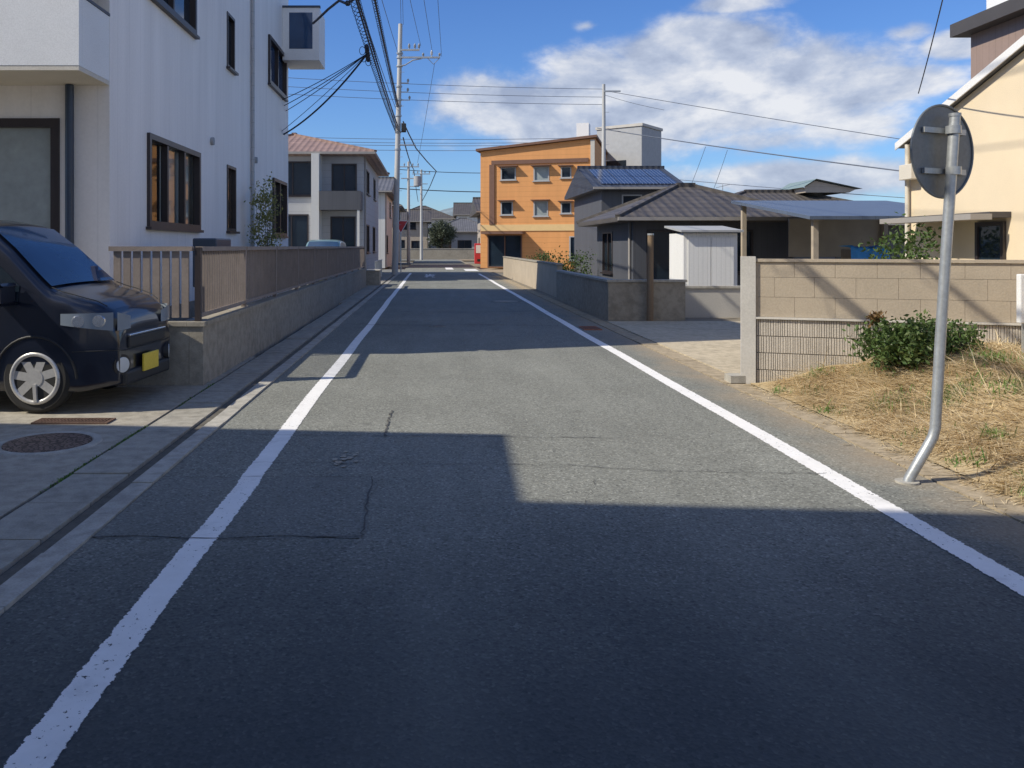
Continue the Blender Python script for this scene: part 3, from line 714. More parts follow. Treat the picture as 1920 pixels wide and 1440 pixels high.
# ------------------------------------------------------------------ covers and grates
def cover(label, x, y, r, mat='cover', ring='gutter', z=.012, group=None):
    t = thing('manhole_cover', label, 'manhole cover', (x, y, z), 0, group)
    MB().disc((x, y, z + .003), (0, 0, 1), r, .012, 48).build('lid', mat, t)
    rg_ = MB(); n = 48
    v = [(x + q * math.cos(2 * math.pi * k / n), y + q * math.sin(2 * math.pi * k / n), z + h) for q, h in ((r + .006, .002), (r + .012, .009), (r + .07, .008), (r + .08, -.004)) for k in range(n)]
    rg_.add(v, [(j * n + k, j * n + (k + 1) % n, (j + 1) * n + (k + 1) % n, (j + 1) * n + k) for j in range(3) for k in range(n)]); rg_.build('ring', ring, t); return t
cover('rusty patterned iron manhole cover set in the driveway concrete before the black car', -2.90, 6.25, .31, 'cover', 'gutter_pale')
cover('small round iron cover in the shaded middle of the road', .11, 15.5, .09, 'cover', 'asphalt_patch', .002)
cover('grey manhole cover in the shade beside the right white line', 2.02, 22.5, .34, 'gutter', 'asphalt_patch', .002)
def grate(label, x0, x1, y0, y1, z, mat):
    t = thing('drain_grate', label, 'drain grate', ((x0 + x1) / 2, (y0 + y1) / 2, z))
    f = MB(); f.box(x0, x1, y0, y0 + .015, z - .03, z + .012).box(x0, x1, y1 - .015, y1, z - .03, z + .012).box(x0, x0 + .015, y0 + .015, y1 - .015, z - .03, z + .012).box(x1 - .015, x1, y0 + .015, y1 - .015, z - .03, z + .012); f.build('frame', mat, t)
    b = MB(); n = int((x1 - x0) / .028)
    for i in range(1, n): q = x0 + (x1 - x0) * i / n; b.box(q - .005, q + .005, y0 + .016, y1 - .016, z - .03, z + .009)
    for q in (.33, .66): b.box(x0 + .016, x1 - .016, y0 + (y1 - y0) * q - .004, y0 + (y1 - y0) * q + .004, z - .03, z + .007)
    b.build('bars', mat, t); MB().quad((x0, y0, z + .0005), (x1, y0, z + .0005), (x1, y1, z + .0005), (x0, y1, z + .0005)).build('pit', 'room', t)
grate('rusty iron drain grate in the driveway concrete behind the manhole cover', -3.36, -2.72, 6.93, 7.13, .010, 'rust')
grate('reddish iron drain grate beside the right white line in the shade', 2.74, 3.06, 14.8, 15.4, .004, 'rust_red')

# ------------------------------------------------------------------ white house on the left
K_ = 1.19
def kz(z): return CH + (z - CH) * K_
HX, HY, HH = -4.4, 11.3, 9.35
BY = 10.32                                     # front of the balcony
t = thing('white_house', 'tall white house with balconies and dark window frames behind the slat fence', 'house', (-8, 17, 0))
E = Plane((HX, HY), (0, 1), (1, 0)); So = Plane((HX, HY), (-1, 0), (0, -1))
def eo(y0, y1, z0, z1): return (y0 * K_ - HY, y1 * K_ - HY, kz(z0), kz(z1))
eh = [eo(10.74, 13.12, 1.76, 2.98), eo(10.64, 12.9, 4.78, 6.0), eo(14.93, 15.6, 1.78, 2.98), eo(14.93, 15.5, 4.75, 5.75), eo(18.7, 20.9, 5.2, 6.3), eo(19.2, 20.95, 1.75, 3.1)]
eh[1] = (eh[1][0] + .08, *eh[1][1:])
shh = [(.68, 4.0, .55, 3.25), (1.2, 3.4, 5.4, 7.2)]
YN = 25.4
mb = MB(); wall(mb, E, 0, YN - HY, 0, HH, eh); wall(mb, So, 0, 8.3, 0, HH, shh)
NE, NW, SW = (HX, YN), (-12.5, YN + 1), (-12.5, HY)
mb.quad((*NE, 0), (*NW, 0), (*NW, HH), (*NE, HH)); mb.quad((*NW, 0), (*SW, 0), (*SW, HH), (*NW, HH)); mb.build('wall', 'white_wall', t)
rf = MB(); ov = .06
rf.add([(HX + ov, BY - ov, z) for z in (HH, HH + .2)] + [(NE[0] + ov, NE[1] + ov, z) for z in (HH, HH + .2)] + [(NW[0] - ov, NW[1] + ov, z) for z in (HH, HH + .2)] + [(SW[0] - ov, BY - ov, z) for z in (HH, HH + .2)],
       [(0, 2, 3, 1), (2, 4, 5, 3), (4, 6, 7, 5), (6, 0, 1, 7), (1, 3, 5, 7), (6, 4, 2, 0)]); rf.build('roof', 'fascia', t)
window(t, E, *eh[0], pane='glass', mull=2, fw=.09, curtain='curtain', curtain_span=(eh[0][0] + 1.05, eh[0][1] - .03), proud=.05)
window(t, E, *eh[1], pane='dark_glass', mull=1, fw=.09, proud=.05)
window(t, E, *eh[2], pane='glass', mull=0, curtain='warm_curtain', curtain_span=(eh[2][0] + .03, eh[2][1] - .03))
window(t, E, *eh[3], pane='dark_glass', mull=0)
window(t, E, *eh[4], pane='blue_glass', mull=1, fw=.1, proud=.06)
window(t, E, *eh[5], pane='glass', mull=1, fw=.09, curtain='warm_curtain', curtain_span=(eh[5][0] + .9, eh[5][1] - .04), proud=.06)
window(t, So, *shh[0], pane='frost', mull=1, fw=.12, sill=False)
window(t, So, *shh[1], pane='dark_glass', mull=1, fw=.09, sill=False)
BZ0, BZ1 = kz(3.40), 4.64
b = MB(); b.box(-9.6, HX - .002, BY, BY + .1, BZ0, BZ1).box(HX - .102, HX - .002, BY + .102, HY - .003, BZ0, BZ1); bl = b.build('balcony', 'balcony_white', t)
MB().box(-9.6, HX - .004, BY + .004, HY - .003, BZ0 - .06, BZ0 - .003).build('soffit', 'soffit', bl)
MB().box(-9.6, HX + .01, BY - .02, BY + .12, BZ1 + .003, BZ1 + .04).box(HX - .12, HX + .01, BY + .123, HY - .003, BZ1 + .003, BZ1 + .04).build('top_rail', 'bronze', bl)
MB().box(-9.6, HX - .003, BY, HY - .003, 5.0, HH - .003).build('upper_bay', 'balcony_white', t)
for k in range(9): MB().box(-4.3 - k * .62, -4.22 - k * .62, BY + .02, BY + .08, BZ1 + .041, 4.997).build('baluster', 'bronze', bl)
px_ = PX(131, HY - .07); MB().tube([(px_, HY - .08, 0), (px_, HY - .08, BZ0 - .07)], .057, 12).build('downpipe', 'navy_metal', t)
y0, y1, x1 = 20.5 * K_, 25.7, -2.8 * K_ + .02
b = MB(); b.box(HX + .003, x1, y0, y0 + .08, kz(6.12), kz(7.42)).box(x1 - .08, x1, y0 + .083, y1, kz(6.12), kz(7.42)).box(HX + .003, x1 - .083, y0 + .083, y1, kz(6.12), kz(6.25)); bl = b.build('balcony', 'balcony_white', t)
MB().box(HX + .003, x1 + .03, y0 - .03, y0 + .11, kz(7.42) + .003, kz(7.42) + .06).build('top_rail', 'navy_metal', bl)
MB().quad((HX + .2, y0 - .004, kz(6.4)), (x1 - .2, y0 - .004, kz(6.4)), (x1 - .2, y0 - .004, kz(7.3)), (HX + .2, y0 - .004, kz(7.3))).build('screen', 'blue_glass', bl)
MB().tube([(HX + .055, 16.9 * K_, .2), (HX + .055, 16.9 * K_, HH - .02)], .045, 10).build('downpipe', 'house_grey', t)
MB().box(HX - .0, HX + .025, HY, YN - .02, .2, .5).build('plinth', 'wall_conc', t)
for yy, zz in ((16.5, 3.6), (20.6, 3.65), (16.9, 7.1)): MB().disc((HX + .03, yy, zz), (1, 0, 0), .08, .06, 16).build('vent', 'grey_block', t)
ac = thing('air_conditioner', 'dark outdoor air conditioner unit showing above the slat fence by the white wall', 'air conditioner', (-3.3, 12.5, 0))
MB().bbox(-3.5, -3.15, 12.1, 13.0, .9, 1.62, .02).build('casing', 'navy_metal', ac); MB().disc((-3.145, 12.42, 1.26), (1, 0, 0), .24, .012, 24).build('fan_grille', 'plastic', ac); MB().box(-3.48, -3.18, 12.15, 12.95, .0, .897).build('stand', 'steel', ac)
bush('tall_shrub', 'slim yellow-green shrub growing against the white house wall', (-3.9, 19.5, 2.0), (.3, .5, 1.15), 60, 30, .07, 41, 'pale_leaf')

# ------------------------------------------------------------------ neighbouring house left of the camera: its roofs shade the street
t = thing('neighbour_house', 'plain two storey house with stepped flat roofs standing left beside the road', 'house', (-9, 0, 0), R(0))
dx = -.09
def prism(x0, x1, y0, y1, z1, ex=0):
    v = [(x0, y0), (x1 - ex, y0), (x1 , y1), (x0, y1 - (x1 - x0) * dx)]
    m = MB(); m.add([(x, y, 0) for x, y in v] + [(x, y, z1) for x, y in v], [(0, 1, 5, 4), (1, 2, 6, 5), (2, 3, 7, 6), (3, 0, 4, 7), (4, 5, 6, 7)]); return m
m1 = prism(-14, -5.89, 2.0, 4.63, 6.0, .09); m1.build('wall', 'house_tan', t)
m2 = prism(-16, -4.6, -9, 1.72, 8.5); m2.build('wall', 'house_tan', t)
pe = Plane((-4.6, -9), (0, 1), (1, 0))
for y_ in (1.2, 4.6, 8.0):
    for z_ in (1.0, 4.0): window(t, pe, y_, y_ + 1.6, z_, z_ + 1.3, rec=-.004, proud=.06)
MB().box(-16.1, -4.5, -9.1, 1.6, 8.503, 8.6).build('roof', 'grey_roof', t)

# ------------------------------------------------------------------ low wall and slat fence on the left
FX, FY0, FY1 = -2.45, 8.87, 31.0
t = thing('slat_fence', 'brown vertical slat fence on a low concrete wall in front of the white house', 'fence', (FX, FY0, 0))
lw = MB().box(FX - .15, FX, FY0, FY1, -.1, .64).box(-3.5, FX - .153, FY0, FY0 + .15, -.1, .64); lw.build('low_wall', 'wall_conc', t)
MB().box(FX - .17, FX + .02, FY0 - .02, FY1, .643, .69).box(-3.5, FX - .173, FY0 - .02, FY0 + .17, .643, .69).build('coping', 'wall_conc', t)
def picket(a, b, group_name):
    a, b = Vector(a), Vector(b); ln = (b - a).length; d = (b - a).normalized(); n = int(ln / .105); s = MB()
    for i in range(n): q = a + d * (i + .5) * ln / n; (s.box(q.x - .018, q.x + .018, q.y - .009, q.y + .009, .73, 1.448) if abs(d.y) > .5 else s.box(q.x - .038, q.x + .038, q.y - .015, q.y + .015, .73, 1.448))
    s.build('slats', 'slat', t)
secs = [8.95 + 2.18 * i for i in range(11)]
for y0, y1 in zip(secs, secs[1:]):
    picket((FX - .075, y0 + .03, 0), (FX - .075, y1 - .03, 0), '')
    MB().box(FX - .115, FX - .035, y0 + .032, y1 - .032, 1.45, 1.50).build('top_rail', 'slat', t)
    MB().box(FX - .10, FX - .05, y0 + .032, y1 - .032, .735, .775).build('bottom_rail', 'slat', t)
for y in secs: MB().box(FX - .105, FX - .045, y - .03, y + .03, .69, 1.49).build('post', 'bronze' if y == secs[0] else 'slat', t)
picket((-3.45, FY0 + .075, 0), (FX - .16, FY0 + .075, 0), '')
MB().box(-3.48, FX - .13, FY0 + .035, FY0 + .115, 1.45, 1.50).build('top_rail', 'slat', t)
# wall end and railing further up the kerb
gp = thing('gate_pillar', 'dark stub end of a low wall past the slat fence', 'pillar', (-2.2, 32.2, 0))
MB().bbox(-2.5, -2.0, 31.6, 32.6, -.05, .55, .02).build('body', 'wall_conc', gp); MB().bbox(-2.53, -1.97, 31.57, 32.63, .552, .6, .01).build('cap', 'gutter_pale', gp)
rl_ = thing('railing', 'thin grey metal railing standing at the kerb past the wall stub', 'railing', (-2.3, 37, 0))
q = MB()
for i in range(24): q.tube([(-2.35, 34.5 + i * .2, .06), (-2.35, 34.5 + i * .2, .85)], .012, 6)
q.build('bars', 'steel', rl_)
MB().tube([(-2.35, 34.4, .87), (-2.35, 39.3, .87)], .02, 8).tube([(-2.35, 34.4, .12), (-2.35, 39.3, .12)], .015, 8).build('rail', 'steel', rl_)

# ------------------------------------------------------------------ cars
def prof(x):      # roof line of a tall wagon, x = 0 at the nose, negative to the rear
    P = [(-3.40, .95), (-3.38, 1.35), (-3.30, 1.62), (-3.05, 1.70), (-2.2, 1.745), (-1.5, 1.735), (-1.28, 1.69), (-1.0, 1.47), (-.70, 1.19), (-.58, 1.09), (-.40, 1.045), (-.2, .985), (-.08, .91), (-.02, .80), (0, .70)]
    for (a, b), (c, d) in zip(P, P[1:]):
        if x <= c: k = (x - a) / (c - a); return b + (d - b) * k
    return P[-1][1]
def plan(x):
    w = .735
    if x > -.55: w -= .17 * ((x + .55) / .55) ** 2.4
    if x < -3.05: w -= .08 * ((-3.05 - x) / .35) ** 2
    return w
def wid(x, z):
    s = .955 + .045 * min(1, max(0, (z - .2) / .35)) if z < .55 else 1 - .02 * (z - .55) / .4 if z < .95 else .98 - .25 * (z - .95) ** 1.15
    return plan(x) * s
def car(label, loc, rz, paint_, group=None):
    t = thing('parked_car', label, 'car', loc, rz, group)
    XS = sorted(set([-3.40 + 3.4 * i / 68 for i in range(69)] + [-.02, -.08, -.04]))
    rings = []
    for x in XS:
        zt = prof(x); r = min(.13, (zt - .2) * .3); zb = .2 + (.05 * max(0, (x + .3) / .3) if x > -.3 else 0); pts = [(0, zb)]
        for k in range(12): z = zb + (zt - r - zb) * k / 11; pts.append((wid(x, z), z))
        y1 = wid(x, zt - r)
        for k in range(1, 6): a = k / 5 * math.pi / 2; pts.append((y1 - r * (1 - math.cos(a)) * 1.15, zt - r + r * math.sin(a)))
        ye = pts[-1][0]
        for k in range(1, 6): q = ye * (1 - k / 5); pts.append((q, zt + .018 * (1 - (q / max(ye, .01)) ** 2)))
        full = [(x, -y, z) for y, z in pts] + [(x, y, z) for y, z in pts[-2:0:-1]]
        rings.append(full)
    n = len(rings[0]); mb = MB(); mb.add([p for g in rings for p in g], [(i * n + k, (i + 1) * n + k, (i + 1) * n + (k + 1) % n, i * n + (k + 1) % n) for i in range(len(rings) - 1) for k in range(n)], True)
    mb.add(rings[0], [tuple(range(n))]); mb.add(rings[-1], [tuple(range(n))[::-1]])
    body = mb.build('body', paint_, t, False)
    import bmesh
    bm = bmesh.new(); bm.from_mesh(body.data); bmesh.ops.remove_doubles(bm, verts=bm.verts, dist=1e-4); bmesh.ops.recalc_face_normals(bm, faces=bm.faces); bm.to_mesh(body.data); bm.free()
    # cut the wheel arches
    cut = MB()
    for x in (-.70, -2.64):
        for s in (-1, 1): cut.tube([(x, s * .50, .32), (x, s * .95, .32)], .365, 32)
    c = cut.build('arch_cutter', None, None, False)
    md = body.modifiers.new('arches', 'BOOLEAN'); md.object = c; md.operation = 'DIFFERENCE'; md.solver = 'EXACT'
    dg = bpy.context.evaluated_depsgraph_get(); me = bpy.data.meshes.new_from_object(body.evaluated_get(dg)); body.modifiers.clear(); body.data = me
    if not me.materials: me.materials.append(M[paint_])
    bpy.data.objects.remove(c)
    for x in (-.70, -2.64):
        for s in (-1, 1):
            w = MB(); w.tube([(x, s * .55, .32), (x, s * .575, .32), (x, s * .70, .32), (x, s * .725, .32)], [.26, .315, .315, .285], 36)
            wh = w.build('wheel', 'rubber', t, False); o = s
            rm = MB(); rm.disc((x, s * .712, .32), (0, 1, 0), .075, .04, 24); rm.tube([(x + .215 * math.cos(k * math.pi / 20), s * .722, .32 + .215 * math.sin(k * math.pi / 20)) for k in range(41)], .022, 8, False)
            for k in range(7):
                a = 2 * math.pi * k / 7 + .3; rm.bar((x + .05 * math.cos(a), s * .712, .32 + .05 * math.sin(a)), (x + .21 * math.cos(a), s * .712, .32 + .21 * math.sin(a)), .03, .075) if True else None
            rm.build('rim', 'alloy', wh, False)
            MB().disc((x, s * .665, .32), (0, 1, 0), .21, .02, 28).build('brake_disc', 'plastic', wh, False)
    def sidepatch(x0, x1, z0, top, s, off, nx=10, nz=6):
        def P(u, v):
            x = x0 + (x1 - x0) * u; zt = top(x); z = z0 + (zt - z0) * v; return (x, s * (wid(x, z) + off), z)
        return MB().grid(P, nx, nz, True, s > 0)
    for s in (-1, 1):
        g = lambda x: max(.99, min(prof(x) - .2, 1.5))
        sidepatch(-1.80, -.86, .97, g, s, .006).build('side_window', 'dark_glass', t, False)
        sidepatch(-2.68, -1.88, .97, g, s, .006).build('side_window', 'dark_glass', t, False)
        sidepatch(-3.22, -2.78, 1.0, g, s, .006).build('side_window', 'dark_glass', t, False)
        for x0, x1 in ((-1.82, -1.17), (-2.32, -1.86)):
            d = sidepatch(x0, x1, .3, lambda x: .945, s, .004); dd = d.build('door', paint_, t, False)
            MB().bbox(x0 + .06, x0 + .24, s * .745 - .015, s * .745 + .015, .84, .875, .008).build('handle', paint_, dd, False)
        ms = MB().bbox(-1.02, -.88, s * .76, s * .92, 1.0, 1.14, .03); ms.build('mirror', paint_, t, False)
        hl = MB(); hl.grid(lambda u, v: (-.46 + .42 * u, s * (wid(-.46 + .42 * u, .74) + .006), .735 + .06 * (1 - u) + (.20 - .10 * (1 - u)) * v - .035 * u * v), 10, 6, True, s > 0)
        hl.grid(lambda u, v: (.004 - .03 * (u - .3) ** 2, s * (wid(-.02, .72) - .24 * (1 - u) + .003), .735 + (.165 - .05 * (1 - u)) * v), 6, 4, True, s < 0); hh = hl.build('headlight', 'lamp_shell', t, False)
        for qx in (-.31, -.15): MB().tube([(qx, s * (wid(qx, .8) + .001), .825), (qx + .004, s * (wid(qx, .8) + .012), .825)], [.058, .05], 20).build('reflector', 'chrome', hh, False)
        MB().tube([(x_, s * (wid(x_, prof(x_) - .05) - .085), prof(x_) + .016) for x_ in (-.60, -.5, -.4, -.3, -.2, -.12)], .005, 5).build('bonnet_seam', 'plastic', t, False)
        MB().tube([(-.66 - .02, s * .05 + .3, 1.17), (-.70, s * .12 + .12, 1.215), (-.80, s * .3 - .1, 1.305)], .008, 5).build('wiper', 'plastic', t, False)
        for qx in (-.70, -2.64):
            MB().tube([(qx + .372 * math.cos(k * math.pi / 16), s * (wid(qx + .372 * math.cos(k * math.pi / 16), .32 + .372 * math.sin(k * math.pi / 16)) + .002), .32 + .372 * math.sin(k * math.pi / 16)) for k in range(0, 17)], .012, 6).build('arch_trim', 'plastic', t, False)
        fl = MB().disc((-.02, s * .50, .42), (.9, s * .4, 0), .07, .075, 20); ff = fl.build('fog_lamp', 'lamp', t, False); MB().disc((-.022, s * .50, .42), (.9, s * .4, 0), .095, .06, 20).build('surround', 'plastic', ff, False)
        tl = sidepatch(-3.385, -3.28, .9, lambda x: 1.3, s, .008, 3, 4); tl.build('tail_lamp', 'red', t, False)
    def WP(u, v):
        x = -1.24 + (.62) * u; y = (v * 2 - 1) * (wid(x, prof(x) - .1) - .10); dz_ = .012; return (x + .012, y, prof(x) + dz_ + .016 * (1 - (v * 2 - 1) ** 2))
    MB().grid(WP, 10, 10, True).build('windscreen', 'blue_glass', t, False)
    MB().bbox(-.03, .02, -.40, .40, .56, .66, .01).build('grille', 'plastic', t, False)
    MB().bbox(.0, .027, -.40, .40, .664, .685, .006).build('grille_trim', 'chrome', t, False)
    MB().bbox(-.10, .035, -.50, .50, .22, .36, .03).build('bumper', 'plastic', t, False)
    MB().bbox(.032, .055, -.165, .165, .31, .475, .006).build('number_plate', 'plate_yellow', t, False)
    bs = MB(); bs.tube([(x_, -wid(x_, .55) - .002, .56 - .0 * x_) for x_ in (-.36, -.25, -.15, -.05, -.003)] + [(.004, y_, .545) for y_ in (-.45, 0, .45)] + [(x_, wid(x_, .55) + .002, .56) for x_ in (-.003, -.05, -.15, -.25, -.36)], .005, 5); bs.build('bumper_seam', 'plastic', t, False)
    sk = MB()
    for s in (-1, 1): sk.bbox(-2.3, -1.12, s * .69 - .03, s * .69 + .03, .17, .26, .02)
    sk.build('side_skirt', 'plastic', t, False)
    return t
car('black tall wagon car with alloy wheels parked nose out on the driveway', (-2.76, 8.0, .008), R(-5), 'car_navy')
car('pale teal car parked behind the slat fence past the white house', (-3.9, 28.6, 0), R(-90), 'car_teal')

# ------------------------------------------------------------------ houses further along the left
house('hip_roof_house', 'grey two storey house with brownish hip roof beyond the white house', -6.6, 41, 7.3, 10, 5.55, 6.85, 'y', True, 'house_grey', 'brown_roof',
      south=((5.9, 3.7, 5.1, 1.1), (3.0, 3.7, 5.2, 2.4), (5.85, 1.3, 2.8, 1.1), (3.4, .3, 2.9, 1.5), (.6, 3.7, 5.0, 1.3)), side=((1.5, 1.2, 2.5, 1.6), (5.5, 1.2, 2.5, 1.6), (1.5, 3.9, 5.0, 1.6), (6, 3.9, 5, 1.4)), over=.55)
hb = bpy.data.objects['hip_roof_house']
b = MB().box(1.85, 3.6, -6.0, -5.9, 3.05, 3.85).box(3.5, 3.6, -5.897, -5.003, 3.05, 3.85).box(1.85, 1.95, -5.897, -5.003, 3.05, 3.85).box(1.953, 3.497, -5.897, -5.003, 3.05, 3.12); b.build('balcony', 'house_dark', hb, False)
MB().box(1.5, 1.83, -5.95, -5.003, 0, 5.45).build('white_pier', 'house_white', hb, False)
b = MB()
for x in (3.5,): b.box(x - .05, x + .05, -5.98, -5.88, 0, 3.047)
b.build('balcony_post', 'house_white', hb, False)
house('grey_house', 'pale grey house standing past the side street on the left', -6.3, 62, 6.2, 10, 5.3, 6.6, 'x', False, 'house_white', 'grey_roof', south=((3.6, 1, 2.4, 1.6), (3.6, 3.8, 5, 1.6)), side=((2, 1, 2.3, 1.6), (6, 3.7, 4.9, 1.6)))
house('tan_house', 'tan gabled house behind the stop sign on the left', -7.0, 76, 8, 11, 5.0, 6.8, 'y', False, 'house_tan', 'dark_roof', south=((5, 3.6, 4.8, 1.6), (1.5, 1, 2.3, 1.8)), side=((2, 1, 2.3, 1.6), (6, 3.7, 4.9, 1.6)))
FAR = [(-4.5, 106, 8, 8, 4.6, 6.2, 'house_tan', 'dark_roof', 'tan house with dark roof closing the left end of the street'), (4.2, 110, 8.5, 8, 3.4, 5.2, 'house_grey', 'grey_roof', 'low grey house facing down the end of the street'),
       (14, 104, 9, 9, 5.0, 6.6, 'house_tan', 'grey_roof', 'tan house past the end of the street right of centre'), (-15, 100, 9, 9, 5.4, 7.0, 'house_white', 'brown_roof', 'white house with brown roof far behind the utility poles'),
       (8.5, 132, 9, 9, 6.4, 8.4, 'house_white', 'dark_roof', 'distant white two storey house above the street end'), (-1.5, 138, 10, 9, 6.0, 8.2, 'house_grey', 'dark_roof', 'distant grey house with dark roof in the middle of the street end'),
       (24, 118, 10, 9, 6.0, 7.6, 'house_grey', 'navy_roof', 'distant grey house with navy roof behind the orange building')]
for x, y, w, d, e, r_, wm, rm_, lb in FAR:
    house('distant_house', lb, x, y, w, d, e, r_, 'x', random.Random(int(x * 7 + y)).random() < .5, wm, rm_, south=((.8, .9, 2.3, 1.8), (3.4, .9, 2.3, 1.8), (6, 1.0, 2.2, 1.4)) + (((1, 3.6, 4.5, 1.6), (5, 3.6, 4.5, 1.6)) if e > 4.5 else ()), group='houses at the far end of the street')
tree('rounded green tree at the far end of the street', 1.2, 100, 4.6, 1.6, 61, 'far_leaf'); tree('tall dark tree behind the far houses on the left', -9.5, 112, 7, 2.2, 62, 'far_leaf'); tree('olive tree between the far houses on the right', 9.5, 102, 5, 1.8, 63, 'far_leaf')
fw = thing('garden_wall', 'pale concrete garden wall closing the far end of the street', 'wall', (2, 98, 0)); MB().box(-9, 13, 97.9, 98.1, -.1, 1.2).build('body', 'wall_conc', fw); MB().box(-9.05, 13.05, 97.86, 98.14, 1.203, 1.27).build('coping', 'gutter_pale', fw)
dh = house('roadside_house', 'low brown house with dark eaves beyond the orange building', 8.4, 74, 8, 10, 4.4, 5.8, 'x', False, 'house_tan', 'dark_roof', south=((.8, .9, 2.3, 1.8), (4, .9, 2.3, 1.8)), side=((2, 1, 2.3, 1.6), (6, 1, 2.3, 1.6)), sidex=-1, over=.7)
vm = thing('vending_machine', 'red vending machine standing by the right kerb far up the street', 'vending machine', (4.1, 69, 0))
MB().bbox(3.6, 4.5, 68.7, 69.4, 0.05, 1.75, .03).build('cabinet', 'red', vm); MB().box(3.7, 4.4, 68.68, 68.699, .95, 1.6).build('display', 'white_paint', vm); MB().box(3.8, 4.3, 68.68, 68.699, .25, .45).build('tray', 'plastic', vm)
ss = thing('stop_sign', 'red inverted triangle stop sign on a thin pole on the left before the crossing', 'sign', (-1.72, 46.5, 0))
MB().tube([(-1.72, 46.5, 0), (-1.72, 46.5, 2.95)], .03, 10).build('pole', 'steel', ss)
tri = [(-.42, 2.95), (.42, 2.95), (0, 2.22)]
m_ = MB(); m_.add([(-1.72 + x, y, z) for y in (46.44, 46.455) for x, z in tri], [(0, 2, 1), (3, 4, 5), (0, 1, 4, 3), (1, 2, 5, 4), (2, 0, 3, 5)]); pl2 = m_.build('plate', 'white_paint', ss)
m_ = MB(); m_.add([(-1.72 + x * .86, 46.436, 2.71 + (z - 2.71) * .86) for x, z in tri], [(0, 2, 1)]); m_.build('red_face', 'red', pl2)

# ------------------------------------------------------------------ orange building
OW = 5.6
t = thing('orange_building', 'three storey orange clad building with sloping roofline beside the street', 'building', (7.15, 56.2, 0), R(-16)); t.scale = (1.42, 1.25, 1.09)
ps = Plane((-2.75, 0), (1, 0), (0, -1)); pw2 = Plane((-2.75, 11), (0, -1), (-1, 0))
hs = [(1.0, 1.75, 5.55, 6.35), (2.6, 3.35, 5.45, 6.35), (3.9, 4.4, 5.6, 6.3), (1.0, 1.6, 3.35, 4.2), (2.6, 3.3, 3.25, 4.2), (3.9, 4.4, 3.4, 4.1), (.35, 2.05, .05, 2.1), (4.3, 4.95, .5, 2.0)]
hw = [(1.5, 3.0, 5.2, 6.2), (5.5, 7.5, 5.2, 6.2), (1.5, 3, 2.8, 3.9), (5.5, 7.5, 2.8, 3.9), (8.6, 9.8, 5.2, 6.2), (8.6, 9.8, 2.8, 3.9)]
mb = MB(); wall(mb, ps, 0, 5.5, 0, 7.0, hs, .2); wall(mb, pw2, 0, 11, 0, 7.0, hw, .2)
mb.add([(-2.75, 0, 7.0), (2.75, 0, 7.0), (2.75, 0, 8.0), (-2.75, 0, 7.4)], [(0, 1, 2, 3)]); mb.add([(-2.75, 11, 7), (-2.75, 0, 7), (-2.75, 0, 7.4), (-2.75, 11, 7.4)], [(0, 1, 2, 3)])
mb.quad((2.75, 0, 0), (2.75, 11, 0), (2.75, 11, 8.0), (2.75, 0, 8.0)); mb.add([(2.75, 11, 0), (-2.75, 11, 0), (-2.75, 11, 7.4), (2.75, 11, 8.0)], [(0, 1, 2, 3)]); mb.build('wall', 'orange', t, False)
MB().add([(-2.95, -.2, 7.41), (2.85, -.2, 8.04), (2.85, 11.2, 8.04), (-2.95, 11.2, 7.41), (-2.95, -.2, 7.56), (2.85, -.2, 8.19), (2.85, 11.2, 8.19), (-2.95, 11.2, 7.56)], [(0, 1, 5, 4), (1, 2, 6, 5), (2, 3, 7, 6), (3, 0, 4, 7), (4, 5, 6, 7), (3, 2, 1, 0)]).build('roof', 'brown_trim', t, False)
for h in hs[:6]:
    w_ = window(t, ps, *h, 'grey_block', 'frost' if abs(h[0] - 2.6) < .1 else 'dark_glass', False, mull=0, sill=True)
    hd_ = MB(); ps.slab(hd_, h[0] - .1, h[1] + .1, h[3] + .03, h[3] + .08, 0, .35); hd_.build('canopy', 'brown_trim', w_, False)
window(t, ps, *hs[6], 'brown_trim', 'dark_glass', False, mull=1, sill=False, name='entrance_door'); window(t, ps, *hs[7], 'grey_block', 'dark_glass', False, mull=0)
for h in hw: window(t, pw2, *h, 'brown_trim', 'dark_glass', False)
x_ = MB(); ps.slab(x_, .02, 5.5, 2.35, 2.75, .0, .04); x_.build('band_course', 'orange_band', t, False)
x_ = MB(); ps.slab(x_, .55, 5.2, 6.55, 6.8, .003, .06); x_.build('fascia_strip', 'brown_trim', t, False)
x_ = MB(); ps.slab(x_, .45, .7, 2.76, 6.54, .003, .08); x_.build('downpipe', 'brown_trim', t, False)
x_ = MB(); ps.slab(x_, 5.3, 5.49, 0, 7.9, .003, .1); x_.build('corner_pilaster', 'pillar_grey', t, False)
x_ = MB(); ps.slab(x_, .2, 2.2, 2.15, 2.3, 0, .9); x_.build('porch_roof', 'brown_trim', t, False)
x_ = MB(); x_.box(1.7, 2.3, 2, 3, 7.9, 9.3); x_.build('roof_shaft', 'white_paint', t, False)
t = thing('grey_block_building', 'tall pale grey block building rising behind the orange one', 'building', (PX(1180, 66), 66, 0), R(-38))
MB().bbox(-1.9, 1.9, -1.9, 1.9, 0, PZ(245, 66), .05).build('wall', 'grey_block', t, False)
MB().box(-1.98, 1.98, -1.98, 1.98, PZ(245, 66) + .003, PZ(240, 66)).build('parapet', 'pillar_grey', t, False)
MB().box(-1.2, .6, -1.93, -1.903, 7, 8.2).box(-1.2, .6, -1.93, -1.903, 4, 5.2).build('window', 'dark_glass', t, False)

